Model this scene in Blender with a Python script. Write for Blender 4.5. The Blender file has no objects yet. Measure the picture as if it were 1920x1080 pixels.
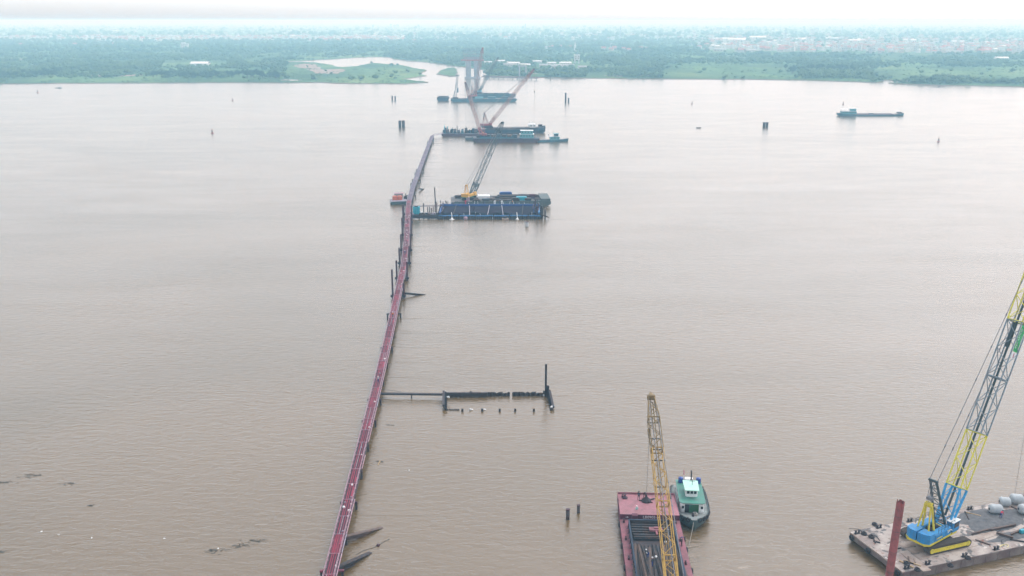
import bpy, math, random
import numpy as np
from mathutils import Vector, Matrix, Euler

# ------------------------------------------------------------------ camera, sky, sun, exposure
SC = bpy.context.scene
COL = SC.collection
FPX, CAMH = 1775.0, 85.0
PITCH = math.atan(502.0 / FPX)
cam_d = bpy.data.cameras.new('camera')
cam_d.sensor_width = 36.0
cam_d.lens = FPX / 1920.0 * 36.0
cam_d.clip_start, cam_d.clip_end = 0.5, 200000.0
cam = bpy.data.objects.new('camera', cam_d)
COL.objects.link(cam)
cam.location = (0, 0, CAMH)
cam.rotation_euler = (math.pi / 2 - PITCH, 0, 0)
SC.camera = cam

SUN_EL, SUN_AZ = math.radians(58), math.radians(55)     # azimuth from +Y towards +X
world = bpy.data.worlds.new('World')
SC.world = world
world.use_nodes = True
wn, wl = world.node_tree.nodes, world.node_tree.links
wn.clear()
w_out = wn.new('ShaderNodeOutputWorld')
w_bg = wn.new('ShaderNodeBackground')
w_sky = wn.new('ShaderNodeTexSky')
w_sky.sky_type = 'NISHITA'
w_sky.sun_disc = False
w_sky.sun_elevation = SUN_EL
w_sky.sun_rotation = SUN_AZ
w_sky.altitude = 0
w_sky.air_density = 1.0
w_sky.dust_density = 1.5
w_sky.ozone_density = 1.0
w_hs = wn.new('ShaderNodeHueSaturation')               # thin overcast: most of the blue is gone
w_hs.inputs['Saturation'].default_value = 0.16
w_hs.inputs['Value'].default_value = 1.0
wl.new(w_sky.outputs[0], w_hs.inputs['Color'])
w_tint = wn.new('ShaderNodeMix')
w_tint.data_type, w_tint.blend_type = 'RGBA', 'MULTIPLY'
w_tint.inputs[0].default_value = 1.0
w_tint.inputs[7].default_value = (0.962, 0.988, 1.03, 1)
wl.new(w_hs.outputs[0], w_tint.inputs[6])
wl.new(w_tint.outputs[2], w_bg.inputs['Color'])
w_bg.inputs['Strength'].default_value = 0.14
wl.new(w_bg.outputs[0], w_out.inputs['Surface'])

sun_d = bpy.data.lights.new('sun', 'SUN')
sun_d.energy = 0.55
sun_d.angle = math.radians(22)
sun_d.color = (1.0, 0.96, 0.9)
sun = bpy.data.objects.new('sun', sun_d)
COL.objects.link(sun)
sdir = Vector((math.sin(SUN_AZ) * math.cos(SUN_EL), math.cos(SUN_AZ) * math.cos(SUN_EL), math.sin(SUN_EL)))
sun.rotation_euler = (-sdir).to_track_quat('-Z', 'Y').to_euler()
sun.location = (0, 0, 300)

SC.view_settings.view_transform = 'Standard'
SC.view_settings.look = 'None'
SC.view_settings.exposure = 1.24
SC.view_settings.gamma = 1.0
SC.view_settings.use_curve_mapping = False
SC.render.engine = 'CYCLES'
SC.cycles.use_denoising = True
SC.cycles.volume_bounces = 3
SC.cycles.max_bounces = 8
SC.cycles.use_adaptive_sampling = True
SC.cycles.adaptive_threshold = 0.02

random.seed(7)
rng = np.random.default_rng(7)
R = math.radians

# ------------------------------------------------------------------ pixel helpers (1920x1080 photograph)
def pdir(u, v):
    a, b = (u - 960) / FPX, (540 - v) / FPX
    return Vector((a, math.cos(PITCH) + b * math.sin(PITCH), -math.sin(PITCH) + b * math.cos(PITCH)))
def G(u, v, z=0.0):                     # point where the pixel's ray meets height z
    d = pdir(u, v)
    t = (z - CAMH) / d.z
    return Vector((d.x * t, d.y * t, z))
def RY(u, v, Y):                        # point of the pixel's ray at forward distance Y
    d = pdir(u, v)
    t = Y / d.y
    return Vector((d.x * t, Y, CAMH + d.z * t))

# ------------------------------------------------------------------ mesh builder
class MB:
    def __init__(self):
        self.v, self.f, self.m = [], [], []
    def add(self, vs, fs, mi=0):
        o = len(self.v)
        self.v += [tuple(p) for p in vs]
        self.f += [tuple(i + o for i in f) for f in fs]
        self.m += [mi] * len(fs)
        return self
    def box(self, c, s, rz=0.0, mi=0, M=None):
        hx, hy, hz = s[0] / 2, s[1] / 2, s[2] / 2
        vs = [Vector((x, y, z)) for z in (-hz, hz) for x, y in ((-hx, -hy), (hx, -hy), (hx, hy), (-hx, hy))]
        if M is None:
            M = Matrix.Rotation(rz, 3, 'Z')
        c = Vector(c)
        return self.add([M @ p + c for p in vs], [(3, 2, 1, 0), (4, 5, 6, 7), (0, 1, 5, 4), (1, 2, 6, 5), (2, 3, 7, 6), (3, 0, 4, 7)], mi)
    def cbox(self, c, s, b, mi=0, rz=0.0):  # box with chamfered vertical edges and top
        hx, hy, hz = s[0] / 2, s[1] / 2, s[2] / 2
        def ring(ix, iy, z, cc):
            x, y = hx - ix, hy - iy
            return [(-x + cc, -y, z), (x - cc, -y, z), (x, -y + cc, z), (x, y - cc, z), (x - cc, y, z), (-x + cc, y, z), (-x, y - cc, z), (-x, -y + cc, z)]
        M = Matrix.Rotation(rz, 3, 'Z')
        rs = ring(0, 0, -hz, b) + ring(0, 0, hz - b, b) + ring(b, b, hz, b)
        fs = [tuple(range(7, -1, -1)), tuple(range(16, 24))]
        for k in (0, 8):
            for i in range(8):
                j = (i + 1) % 8
                fs.append((k + i, k + j, k + j + 8, k + i + 8))
        c = Vector(c)
        return self.add([M @ Vector(p) + c for p in rs], fs, mi)
    def bar(self, p, q, w, h=None, mi=0, up=(0, 0, 1)):
        p, q = Vector(p), Vector(q)
        h = w if h is None else h
        d = (q - p)
        if d.length < 1e-6:
            return self
        d.normalize()
        up = Vector(up)
        if abs(d.dot(up)) > 0.98:
            up = Vector((0, 1, 0)) if abs(d.y) < 0.9 else Vector((1, 0, 0))
        s = d.cross(up).normalized()
        u = s.cross(d).normalized()
        vs = []
        for e in (p, q):
            for a, b in ((-1, -1), (1, -1), (1, 1), (-1, 1)):
                vs.append(e + s * (a * w / 2) + u * (b * h / 2))
        return self.add(vs, [(0, 1, 2, 3), (7, 6, 5, 4), (0, 4, 5, 1), (1, 5, 6, 2), (2, 6, 7, 3), (3, 7, 4, 0)], mi)
    def tube(self, p, q, r0, r1=None, n=8, mi=0, cap=True):
        p, q = Vector(p), Vector(q)
        r1 = r0 if r1 is None else r1
        d = (q - p).normalized()
        a = Vector((1, 0, 0)) if abs(d.x) < 0.8 else Vector((0, 1, 0))
        s = d.cross(a).normalized()
        u = d.cross(s)
        vs = []
        for e, r in ((p, r0), (q, r1)):
            for i in range(n):
                t = 2 * math.pi * i / n
                vs.append(e + s * (r * math.cos(t)) + u * (r * math.sin(t)))
        fs = [(i, (i + 1) % n, n + (i + 1) % n, n + i) for i in range(n)]
        if cap:
            fs += [tuple(range(n - 1, -1, -1)), tuple(range(n, 2 * n))]
        return self.add(vs, fs, mi)
    def path(self, pts, r, n=6, mi=0):
        for a, b in zip(pts[:-1], pts[1:]):
            self.tube(a, b, r, r, n, mi)
        return self
    def ring(self, c, axis, rmaj, rmin, n=16, k=8, mi=0):
        c, axis = Vector(c), Vector(axis).normalized()
        a = Vector((1, 0, 0)) if abs(axis.x) < 0.8 else Vector((0, 0, 1))
        s = axis.cross(a).normalized()
        u = axis.cross(s)
        vs, fs = [], []
        for i in range(n):
            t = 2 * math.pi * i / n
            o = s * math.cos(t) + u * math.sin(t)
            for j in range(k):
                g = 2 * math.pi * j / k
                vs.append(c + o * (rmaj + rmin * math.cos(g)) + axis * (rmin * math.sin(g)))
        for i in range(n):
            for j in range(k):
                fs.append((i * k + j, ((i + 1) % n) * k + j, ((i + 1) % n) * k + (j + 1) % k, i * k + (j + 1) % k))
        return self.add(vs, fs, mi)
    def prism(self, poly, z0, z1, mi=0, M=None, off=(0, 0, 0)):
        n = len(poly)
        off = Vector(off)
        M = M or Matrix.Identity(3)
        vs = [M @ Vector((x, y, z0)) + off for x, y in poly] + [M @ Vector((x, y, z1)) + off for x, y in poly]
        fs = [tuple(range(n - 1, -1, -1)), tuple(range(n, 2 * n))]
        fs += [(i, (i + 1) % n, n + (i + 1) % n, n + i) for i in range(n)]
        return self.add(vs, fs, mi)
    def lathe(self, prof, c=(0, 0, 0), n=12, mi=0):
        c = Vector(c)
        vs, fs = [], []
        for r, z in prof:
            for i in range(n):
                t = 2 * math.pi * i / n
                vs.append(c + Vector((r * math.cos(t), r * math.sin(t), z)))
        for k in range(len(prof) - 1):
            for i in range(n):
                j = (i + 1) % n
                fs.append((k * n + i, k * n + j, (k + 1) * n + j, (k + 1) * n + i))
        fs += [tuple(range(n - 1, -1, -1)), tuple(range((len(prof) - 1) * n, len(prof) * n))]
        return self.add(vs, fs, mi)
    def mesh(self, name, mats, smooth=False):
        me = bpy.data.meshes.new(name)
        me.from_pydata(self.v, [], self.f)
        if not isinstance(mats, (list, tuple)):
            mats = [mats]
        for m in mats:
            me.materials.append(m)
        if len(mats) > 1:
            me.polygons.foreach_set('material_index', self.m)
        if smooth:
            me.polygons.foreach_set('use_smooth', [True] * len(self.f))
        me.update()
        return me
    def build(self, name, mats, parent=None, smooth=False, label=None):
        o = bpy.data.objects.new(name, self.mesh(name, mats, smooth))
        COL.objects.link(o)
        if parent is not None:
            o.parent = parent
        if label:
            o['label'] = label
        return o

def tag(o, label=None, cat=None, group=None, kind=None):
    if label: o['label'] = label
    if cat: o['category'] = cat
    if group: o['group'] = group
    if kind: o['kind'] = kind
    return o
def thing(name, label, cat, loc=(0, 0, 0), rz=0.0, group=None):
    o = bpy.data.objects.new(name, None)
    COL.objects.link(o)
    o.empty_display_size = 0.5
    o.location = loc
    o.rotation_euler = (0, 0, rz)
    return tag(o, label, cat, group)
def part(name, mesh, parent, loc=None, rz=None):
    o = bpy.data.objects.new(name, mesh)
    COL.objects.link(o)
    o.parent = parent
    if loc is not None: o.location = loc
    if rz is not None: o.rotation_euler = (0, 0, rz)
    return o
def kids(o):
    return [c for c in bpy.data.objects if c.parent is o]
def copy_tree(o, parent=None):
    c = o.copy()
    COL.objects.link(c)
    c.parent = parent
    for ch in o.children:
        copy_tree(ch, c)
    return c

# ------------------------------------------------------------------ materials
def new_mat(name):
    m = bpy.data.materials.new(name)
    m.use_nodes = True
    n, l = m.node_tree.nodes, m.node_tree.links
    return m, n, l, n['Principled BSDF']
def mat(name, col, rough=0.6, col2=None, scale=1.5, amount=0.5, sharp=0.15, metal=0.0, bump=0.0, spec=None, detail=6.0):
    """Painted or bare surface with worn, stained patches of a second colour."""
    m, n, l, b = new_mat(name)
    b.inputs['Roughness'].default_value = rough
    b.inputs['Metallic'].default_value = metal
    if spec is not None:
        b.inputs['Specular IOR Level'].default_value = spec
    col = (*col, 1.0)
    col2 = (*(col2 if col2 else [c * 0.6 for c in col[:3]]), 1.0)
    tc = n.new('ShaderNodeTexCoord')
    no = n.new('ShaderNodeTexNoise')
    no.inputs['Scale'].default_value = scale
    no.inputs['Detail'].default_value = detail
    no.inputs['Roughness'].default_value = 0.65
    l.new(tc.outputs['Object'], no.inputs['Vector'])
    rp = n.new('ShaderNodeMapRange')
    rp.inputs[1].default_value = 0.62 - 0.3 * amount - sharp
    rp.inputs[2].default_value = 0.62 - 0.3 * amount + sharp
    l.new(no.outputs[0], rp.inputs[0])
    mx = n.new('ShaderNodeMix')
    mx.data_type = 'RGBA'
    mx.inputs[6].default_value = col2
    mx.inputs[7].default_value = col
    iv = n.new('ShaderNodeMath'); iv.operation = 'SUBTRACT'; iv.inputs[0].default_value = 1.0
    # amount = share of the second colour
    rp.inputs[1].default_value = 0.30 + 0.4 * amount - sharp
    rp.inputs[2].default_value = 0.30 + 0.4 * amount + sharp
    l.new(rp.outputs[0], mx.inputs[0])
    l.new(mx.outputs[2], b.inputs['Base Color'])
    if bump:
        bp = n.new('ShaderNodeBump')
        bp.inputs['Strength'].default_value = bump
        bp.inputs['Distance'].default_value = 0.05
        l.new(no.outputs[0], bp.inputs['Height'])
        l.new(bp.outputs[0], b.inputs['Normal'])
    n.remove(iv)
    return m

M = {}
def dm(k, *a, **kw):
    M[k] = mat(k, *a, **kw)
dm('red_paint', (0.20, 0.016, 0.045), 0.6, (0.09, 0.015, 0.03), 0.8, 0.45)
dm('red_bright', (0.36, 0.018, 0.06), 0.6, (0.17, 0.02, 0.045), 0.7, 0.45)
dm('maroon', (0.06, 0.014, 0.026), 0.7, (0.04, 0.02, 0.03), 2.0, 0.5)
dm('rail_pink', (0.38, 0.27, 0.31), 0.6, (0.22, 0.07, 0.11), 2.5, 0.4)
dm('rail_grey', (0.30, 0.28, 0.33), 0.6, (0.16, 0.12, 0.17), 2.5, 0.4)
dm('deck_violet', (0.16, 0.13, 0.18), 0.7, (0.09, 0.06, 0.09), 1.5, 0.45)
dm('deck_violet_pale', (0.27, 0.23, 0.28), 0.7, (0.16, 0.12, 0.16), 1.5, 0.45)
dm('black_steel', (0.028, 0.028, 0.036), 0.5, (0.06, 0.035, 0.03), 3.0, 0.35, spec=0.2)
dm('dark_steel', (0.028, 0.031, 0.038), 0.65, (0.10, 0.06, 0.045), 2.0, 0.35, spec=0.2)
dm('steel_grey', (0.045, 0.047, 0.055), 0.7, (0.075, 0.045, 0.035), 1.0, 0.35, spec=0.2)
dm('steel_brown', (0.13, 0.085, 0.07), 0.6, (0.07, 0.055, 0.05), 1.0, 0.4, spec=0.2)
dm('rope', (0.35, 0.33, 0.30), 0.8, (0.25, 0.23, 0.2), 6)
dm('wire', (0.09, 0.09, 0.10), 0.5, (0.06, 0.06, 0.06), 6)
dm('pendant', (0.20, 0.20, 0.22), 0.5, (0.12, 0.12, 0.13), 3)
dm('rubber', (0.018, 0.019, 0.024), 0.75, (0.035, 0.035, 0.038), 4)
dm('white_paint', (0.70, 0.72, 0.72), 0.45, (0.45, 0.42, 0.38), 1.8, 0.25)
dm('white_plain', (0.74, 0.75, 0.76), 0.5, (0.62, 0.62, 0.62), 2, 0.3)
dm('glass_dark', (0.012, 0.016, 0.02), 0.08, (0.02, 0.025, 0.03), 1)
dm('green_roof', (0.045, 0.23, 0.175), 0.55, (0.09, 0.17, 0.145), 1.6, 0.42)
dm('green_door', (0.015, 0.10, 0.04), 0.5, (0.02, 0.06, 0.03), 1.5, 0.3)
dm('mint', (0.42, 0.72, 0.60), 0.5, (0.36, 0.58, 0.50), 1.2, 0.35)
dm('tug_deck', (0.23, 0.265, 0.265), 0.75, (0.14, 0.13, 0.12), 1.3, 0.42)
dm('tug_hull', (0.035, 0.075, 0.078), 0.6, (0.075, 0.10, 0.095), 1.5, 0.4)
dm('blue_plastic', (0.01, 0.055, 0.30), 0.4, (0.02, 0.05, 0.2), 2)
dm('blue_crane', (0.01, 0.25, 0.58), 0.5, (0.05, 0.15, 0.28), 1.6, 0.35, sharp=0.2)
dm('boom_blue', (0.04, 0.34, 0.66), 0.45, (0.03, 0.2, 0.4), 1.2, 0.25)
dm('boom_steel', (0.215, 0.275, 0.315), 0.5, (0.13, 0.16, 0.19), 1.5, 0.35)
dm('boom_yellow', (0.68, 0.62, 0.06), 0.5, (0.42, 0.36, 0.08), 1.2, 0.25)
dm('yellow', (0.66, 0.55, 0.03), 0.5, (0.35, 0.27, 0.05), 1.5, 0.25)
dm('ochre', (0.46, 0.28, 0.045), 0.55, (0.24, 0.13, 0.035), 1.2, 0.35)
dm('ochre_dark', (0.24, 0.155, 0.05), 0.6, (0.09, 0.07, 0.045), 1.2, 0.4)
dm('crane_yellow', (0.62, 0.33, 0.03), 0.5, (0.40, 0.2, 0.03), 1.0, 0.25)
dm('crane_green', (0.03, 0.16, 0.09), 0.55, (0.03, 0.09, 0.06), 1.0, 0.3)
dm('boom_teal', (0.05, 0.085, 0.105), 0.55, (0.04, 0.06, 0.07), 1.5, 0.3)
dm('boom_dark', (0.022, 0.05, 0.06), 0.55, (0.04, 0.05, 0.05), 1.5, 0.3)
dm('boom_orange', (0.30, 0.15, 0.12), 0.6, (0.18, 0.10, 0.09), 1.0, 0.35)
dm('boom_red', (0.27, 0.06, 0.07), 0.6, (0.22, 0.06, 0.06), 1.0, 0.35)
dm('track_rust', (0.075, 0.05, 0.042), 0.8, (0.04, 0.035, 0.03), 3, 0.45, bump=0.3)
dm('barge_pink', (0.28, 0.095, 0.125), 0.75, (0.15, 0.07, 0.075), 0.7, 0.42, bump=0.15)
dm('barge_pink_pale', (0.36, 0.15, 0.18), 0.8, (0.22, 0.11, 0.12), 0.6, 0.42, bump=0.15)
dm('barge_pink_dark', (0.11, 0.022, 0.05), 0.7, (0.07, 0.02, 0.035), 0.8, 0.4)
dm('hold_dark', (0.045, 0.04, 0.045), 0.8, (0.08, 0.055, 0.05), 0.6, 0.4, spec=0.2)
dm('hold_blue', (0.025, 0.045, 0.08), 0.6, (0.04, 0.05, 0.07), 1.5, 0.4, spec=0.2)
dm('concrete_rust', (0.36, 0.30, 0.26), 0.85, (0.20, 0.12, 0.09), 0.5, 0.3, bump=0.3)
dm('hull_rust', (0.13, 0.085, 0.08), 0.8, (0.22, 0.19, 0.17), 0.45, 0.45, bump=0.2)
dm('pile_red', (0.33, 0.085, 0.085), 0.75, (0.14, 0.055, 0.05), 0.9, 0.35, bump=0.3)
dm('bag_white', (0.42, 0.45, 0.47), 0.7, (0.30, 0.33, 0.35), 1.2, 0.4, bump=0.6)
dm('skin', (0.35, 0.2, 0.14), 0.6, (0.3, 0.17, 0.12), 8)
dm('cloth_black', (0.018, 0.02, 0.032), 0.9, (0.03, 0.03, 0.045), 5)
dm('cloth_maroon', (0.09, 0.02, 0.04), 0.9, (0.05, 0.02, 0.03), 5)
dm('cloth_blue', (0.02, 0.045, 0.22), 0.9, (0.02, 0.03, 0.14), 5)
dm('cloth_teal', (0.36, 0.58, 0.55), 0.9, (0.10, 0.32, 0.26), 4, 0.4)
dm('cloth_red', (0.5, 0.04, 0.08), 0.9, (0.3, 0.03, 0.06), 4, 0.4)
dm('cloth_orange', (0.6, 0.2, 0.05), 0.9, (0.4, 0.12, 0.05), 4, 0.4)
dm('waler_blue', (0.008, 0.06, 0.26), 0.55, (0.01, 0.035, 0.11), 0.5, 0.35)
dm('waler_bright', (0.014, 0.13, 0.33), 0.5, (0.02, 0.12, 0.30), 0.4, 0.4)
dm('sheet_pile', (0.022, 0.024, 0.042), 0.65, (0.05, 0.03, 0.04), 0.35, 0.4, spec=0.2)
dm('turquoise', (0.02, 0.33, 0.42), 0.45, (0.02, 0.22, 0.3), 0.8, 0.3)
dm('barge_green', (0.055, 0.095, 0.10), 0.7, (0.11, 0.11, 0.10), 0.25, 0.45)
dm('barge_deck', (0.15, 0.14, 0.14), 0.85, (0.055, 0.06, 0.065), 0.15, 0.45)
dm('cargo_blue', (0.018, 0.05, 0.085), 0.6, (0.05, 0.07, 0.09), 0.3, 0.4, spec=0.2)
dm('cargo_deck', (0.05, 0.055, 0.07), 0.8, (0.17, 0.14, 0.13), 0.2, 0.45, spec=0.2)
dm('hull_purple', (0.075, 0.028, 0.045), 0.7, (0.07, 0.05, 0.065), 0.2, 0.45)
dm('hull_teal', (0.03, 0.14, 0.19), 0.55, (0.04, 0.09, 0.12), 0.3, 0.4)
dm('cabin_teal', (0.10, 0.32, 0.36), 0.5, (0.09, 0.24, 0.28), 0.5, 0.3)
dm('orange_box', (0.55, 0.13, 0.06), 0.6, (0.36, 0.12, 0.08), 0.4, 0.35)
dm('buoy_red', (0.38, 0.05, 0.04), 0.5, (0.2, 0.04, 0.04), 2)
dm('wood', (0.42, 0.30, 0.16), 0.8, (0.25, 0.17, 0.1), 3)
dm('debris', (0.05, 0.055, 0.06), 0.9, (0.09, 0.085, 0.06), 1.5, 0.4)
dm('foam_white', (0.78, 0.78, 0.77), 0.6, (0.6, 0.6, 0.6), 4)
dm('rope_yellow', (0.72, 0.62, 0.33), 0.8, (0.5, 0.42, 0.2), 4)
dm('banner_green', (0.005, 0.33, 0.08), 0.55, (0.005, 0.27, 0.07), 1.0, 0.3)
dm('house_white', (0.62, 0.62, 0.61), 0.7, (0.5, 0.49, 0.47), 0.12, 0.4)
dm('house_cream', (0.55, 0.48, 0.40), 0.7, (0.42, 0.38, 0.34), 0.12, 0.4)
dm('roof_red', (0.42, 0.13, 0.10), 0.75, (0.28, 0.10, 0.09), 0.2, 0.4)
dm('roof_white', (0.72, 0.73, 0.74), 0.6, (0.6, 0.6, 0.6), 0.08, 0.35)
dm('roof_grey', (0.32, 0.34, 0.36), 0.7, (0.22, 0.2, 0.2), 0.1, 0.4)
dm('window_dark', (0.06, 0.07, 0.08), 0.3, (0.1, 0.1, 0.1), 0.3)
dm('concrete', (0.40, 0.41, 0.42), 0.85, (0.28, 0.28, 0.29), 0.15, 0.4)
dm('formwork_red', (0.42, 0.14, 0.13), 0.7, (0.28, 0.1, 0.1), 0.3, 0.4)
dm('bark', (0.09, 0.065, 0.045), 0.9, (0.05, 0.04, 0.03), 2)
dm('soil', (0.30, 0.22, 0.18), 0.95, (0.16, 0.15, 0.09), 0.03, 0.35, sharp=0.1)
dm('interior_dark', (0.016, 0.015, 0.03), 0.9, (0.035, 0.026, 0.045), 0.3, 0.45, spec=0.1)
dm('deck_mud', (0.17, 0.085, 0.095), 0.85, (0.075, 0.03, 0.04), 0.9, 0.45)
# ------------------------------------------------------------------ the river
def water_mat():
    m, n, l, b = new_mat('river_water')
    tc = n.new('ShaderNodeTexCoord')
    # silt: broad slow patches of colour
    mp = n.new('ShaderNodeMapping'); mp.inputs['Scale'].default_value = (0.006, 0.011, 1)
    l.new(tc.outputs['Object'], mp.inputs[0])
    n1 = n.new('ShaderNodeTexNoise'); n1.inputs['Scale'].default_value = 1.0; n1.inputs['Detail'].default_value = 7
    n1.inputs['Distortion'].default_value = 0.8
    l.new(mp.outputs[0], n1.inputs['Vector'])
    mx = n.new('ShaderNodeMix'); mx.data_type = 'RGBA'
    mx.inputs[6].default_value = (0.098, 0.064, 0.024, 1)
    mx.inputs[7].default_value = (0.136, 0.090, 0.042, 1)
    mr = n.new('ShaderNodeMapRange'); mr.inputs[1].default_value = 0.35; mr.inputs[2].default_value = 0.65
    l.new(n1.outputs[0], mr.inputs[0]); l.new(mr.outputs[0], mx.inputs[0])
    l.new(mx.outputs[2], b.inputs['Base Color'])
    b.inputs['IOR'].default_value = 1.95
    b.inputs['Specular Tint'].default_value = (1.0, 0.925, 0.895, 1)
    # rough and calm areas
    mp3 = n.new('ShaderNodeMapping'); mp3.inputs['Scale'].default_value = (0.012, 0.03, 1)
    l.new(tc.outputs['Object'], mp3.inputs[0])
    n3 = n.new('ShaderNodeTexNoise'); n3.inputs['Scale'].default_value = 1.0; n3.inputs['Detail'].default_value = 6
    n3.inputs['Distortion'].default_value = 1.2
    l.new(mp3.outputs[0], n3.inputs['Vector'])
    # ripples: crests run across the stream
    def ripple(sx, sy, det, dist, rough=0.55):
        q = n.new('ShaderNodeMapping'); q.inputs['Scale'].default_value = (sx, sy, 1); q.inputs['Rotation'].default_value = (0, 0, 0.10)
        l.new(tc.outputs['Object'], q.inputs[0])
        t = n.new('ShaderNodeTexNoise'); t.inputs['Scale'].default_value = 1.0
        t.inputs['Detail'].default_value = det; t.inputs['Distortion'].default_value = dist; t.inputs['Roughness'].default_value = rough
        l.new(q.outputs[0], t.inputs['Vector'])
        return t
    ra, rb = ripple(0.34, 0.80, 3, 0.6), ripple(1.15, 2.4, 4, 0.6, 0.6)
    ad = n.new('ShaderNodeMath'); ad.operation = 'MULTIPLY_ADD'; ad.inputs[1].default_value = 0.35
    l.new(rb.outputs[0], ad.inputs[0]); l.new(ra.outputs[0], ad.inputs[2])
    am = n.new('ShaderNodeMapRange'); am.inputs[1].default_value = 0.3; am.inputs[2].default_value = 0.7
    am.inputs[3].default_value = 0.50; am.inputs[4].default_value = 1.0
    l.new(n3.outputs[0], am.inputs[0])
    bp = n.new('ShaderNodeBump'); bp.inputs['Distance'].default_value = 0.20
    l.new(am.outputs[0], bp.inputs['Strength']); l.new(ad.outputs[0], bp.inputs['Height'])
    l.new(bp.outputs[0], b.inputs['Normal'])
    # long current streaks: glassy and ruffled bands lying along the stream
    mp4 = n.new('ShaderNodeMapping'); mp4.inputs['Scale'].default_value = (0.009, 0.05, 1); mp4.inputs['Rotation'].default_value = (0, 0, -0.05)
    l.new(tc.outputs['Object'], mp4.inputs[0])
    n4 = n.new('ShaderNodeTexNoise'); n4.inputs['Scale'].default_value = 1.0; n4.inputs['Detail'].default_value = 5; n4.inputs['Distortion'].default_value = 1.8; n4.inputs['Roughness'].default_value = 0.5
    l.new(mp4.outputs[0], n4.inputs['Vector'])
    rr = n.new('ShaderNodeMapRange'); rr.inputs[1].default_value = 0.38; rr.inputs[2].default_value = 0.64
    rr.inputs[3].default_value = 0.175; rr.inputs[4].default_value = 0.215
    l.new(n4.outputs[0], rr.inputs[0]); l.new(rr.outputs[0], b.inputs['Roughness'])
    mu = n.new('ShaderNodeMath'); mu.operation = 'MULTIPLY'
    rs = n.new('ShaderNodeMapRange'); rs.inputs[1].default_value = 0.40; rs.inputs[2].default_value = 0.62; rs.inputs[3].default_value = 0.45; rs.inputs[4].default_value = 1.0
    l.new(n4.outputs[0], rs.inputs[0]); l.new(am.outputs[0], mu.inputs[0]); l.new(rs.outputs[0], mu.inputs[1])
    n.remove(mu); n.remove(rs)
    return m
M['water'] = water_mat()
wat = MB()
wat.add([(-60000, -2000, 0), (60000, -2000, 0), (60000, 90000, 0), (-60000, 90000, 0)], [(0, 1, 2, 3)])
tag(wat.build('river', M['water']), kind='structure')

# ------------------------------------------------------------------ the far bank
def land_mat():
    m, n, l, b = new_mat('bank_grass')
    tc = n.new('ShaderNodeTexCoord')
    def noise(sx, sy, det, rot=0.0):
        q = n.new('ShaderNodeMapping'); q.inputs['Scale'].default_value = (sx, sy, 1); q.inputs['Rotation'].default_value = (0, 0, rot)
        l.new(tc.outputs['Object'], q.inputs[0])
        t = n.new('ShaderNodeTexNoise'); t.inputs['Scale'].default_value = 1.0; t.inputs['Detail'].default_value = det
        l.new(q.outputs[0], t.inputs['Vector'])
        return t
    a, c = noise(0.008, 0.004, 5), noise(0.06, 0.03, 5)
    r = n.new('ShaderNodeValToRGB')
    e = r.color_ramp.elements
    e[0].position, e[0].color = 0.30, (0.030, 0.075, 0.030, 1)
    e[1].position, e[1].color = 0.72, (0.150, 0.215, 0.075, 1)
    k = e.new(0.45); k.color = (0.060, 0.125, 0.045, 1)
    k = e.new(0.58); k.color = (0.095, 0.175, 0.060, 1)
    ad = n.new('ShaderNodeMath'); ad.operation = 'MULTIPLY_ADD'; ad.inputs[1].default_value = 0.45
    sb = n.new('ShaderNodeMath'); sb.operation = 'SUBTRACT'; sb.inputs[1].default_value = 0.22
    l.new(c.outputs[0], ad.inputs[0]); l.new(a.outputs[0], ad.inputs[2]); l.new(ad.outputs[0], sb.inputs[0])
    l.new(sb.outputs[0], r.inputs[0])
    vo = n.new('ShaderNodeTexVoronoi'); vo.inputs['Scale'].default_value = 1.0      # field parcels
    q = n.new('ShaderNodeMapping'); q.inputs['Scale'].default_value = (0.006, 0.0035, 1); q.inputs['Rotation'].default_value = (0, 0, 0.3)
    l.new(tc.outputs['Object'], q.inputs[0]); l.new(q.outputs[0], vo.inputs['Vector'])
    hv = n.new('ShaderNodeHueSaturation')
    sp = n.new('ShaderNodeSeparateColor'); l.new(vo.outputs['Color'], sp.inputs[0])
    mr = n.new('ShaderNodeMapRange'); mr.inputs[3].default_value = 0.7; mr.inputs[4].default_value = 1.25
    l.new(sp.outputs[0], mr.inputs[0]); l.new(mr.outputs[0], hv.inputs['Value']); l.new(r.outputs[0], hv.inputs['Color'])
    l.new(hv.outputs[0], b.inputs['Base Color'])
    b.inputs['Roughness'].default_value = 0.95
    b.inputs['Specular IOR Level'].default_value = 0.1
    return m
M['land'] = land_mat()
dm('mud', (0.16, 0.12, 0.09), 0.9, (0.10, 0.10, 0.05), 0.05, 0.4)

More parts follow.
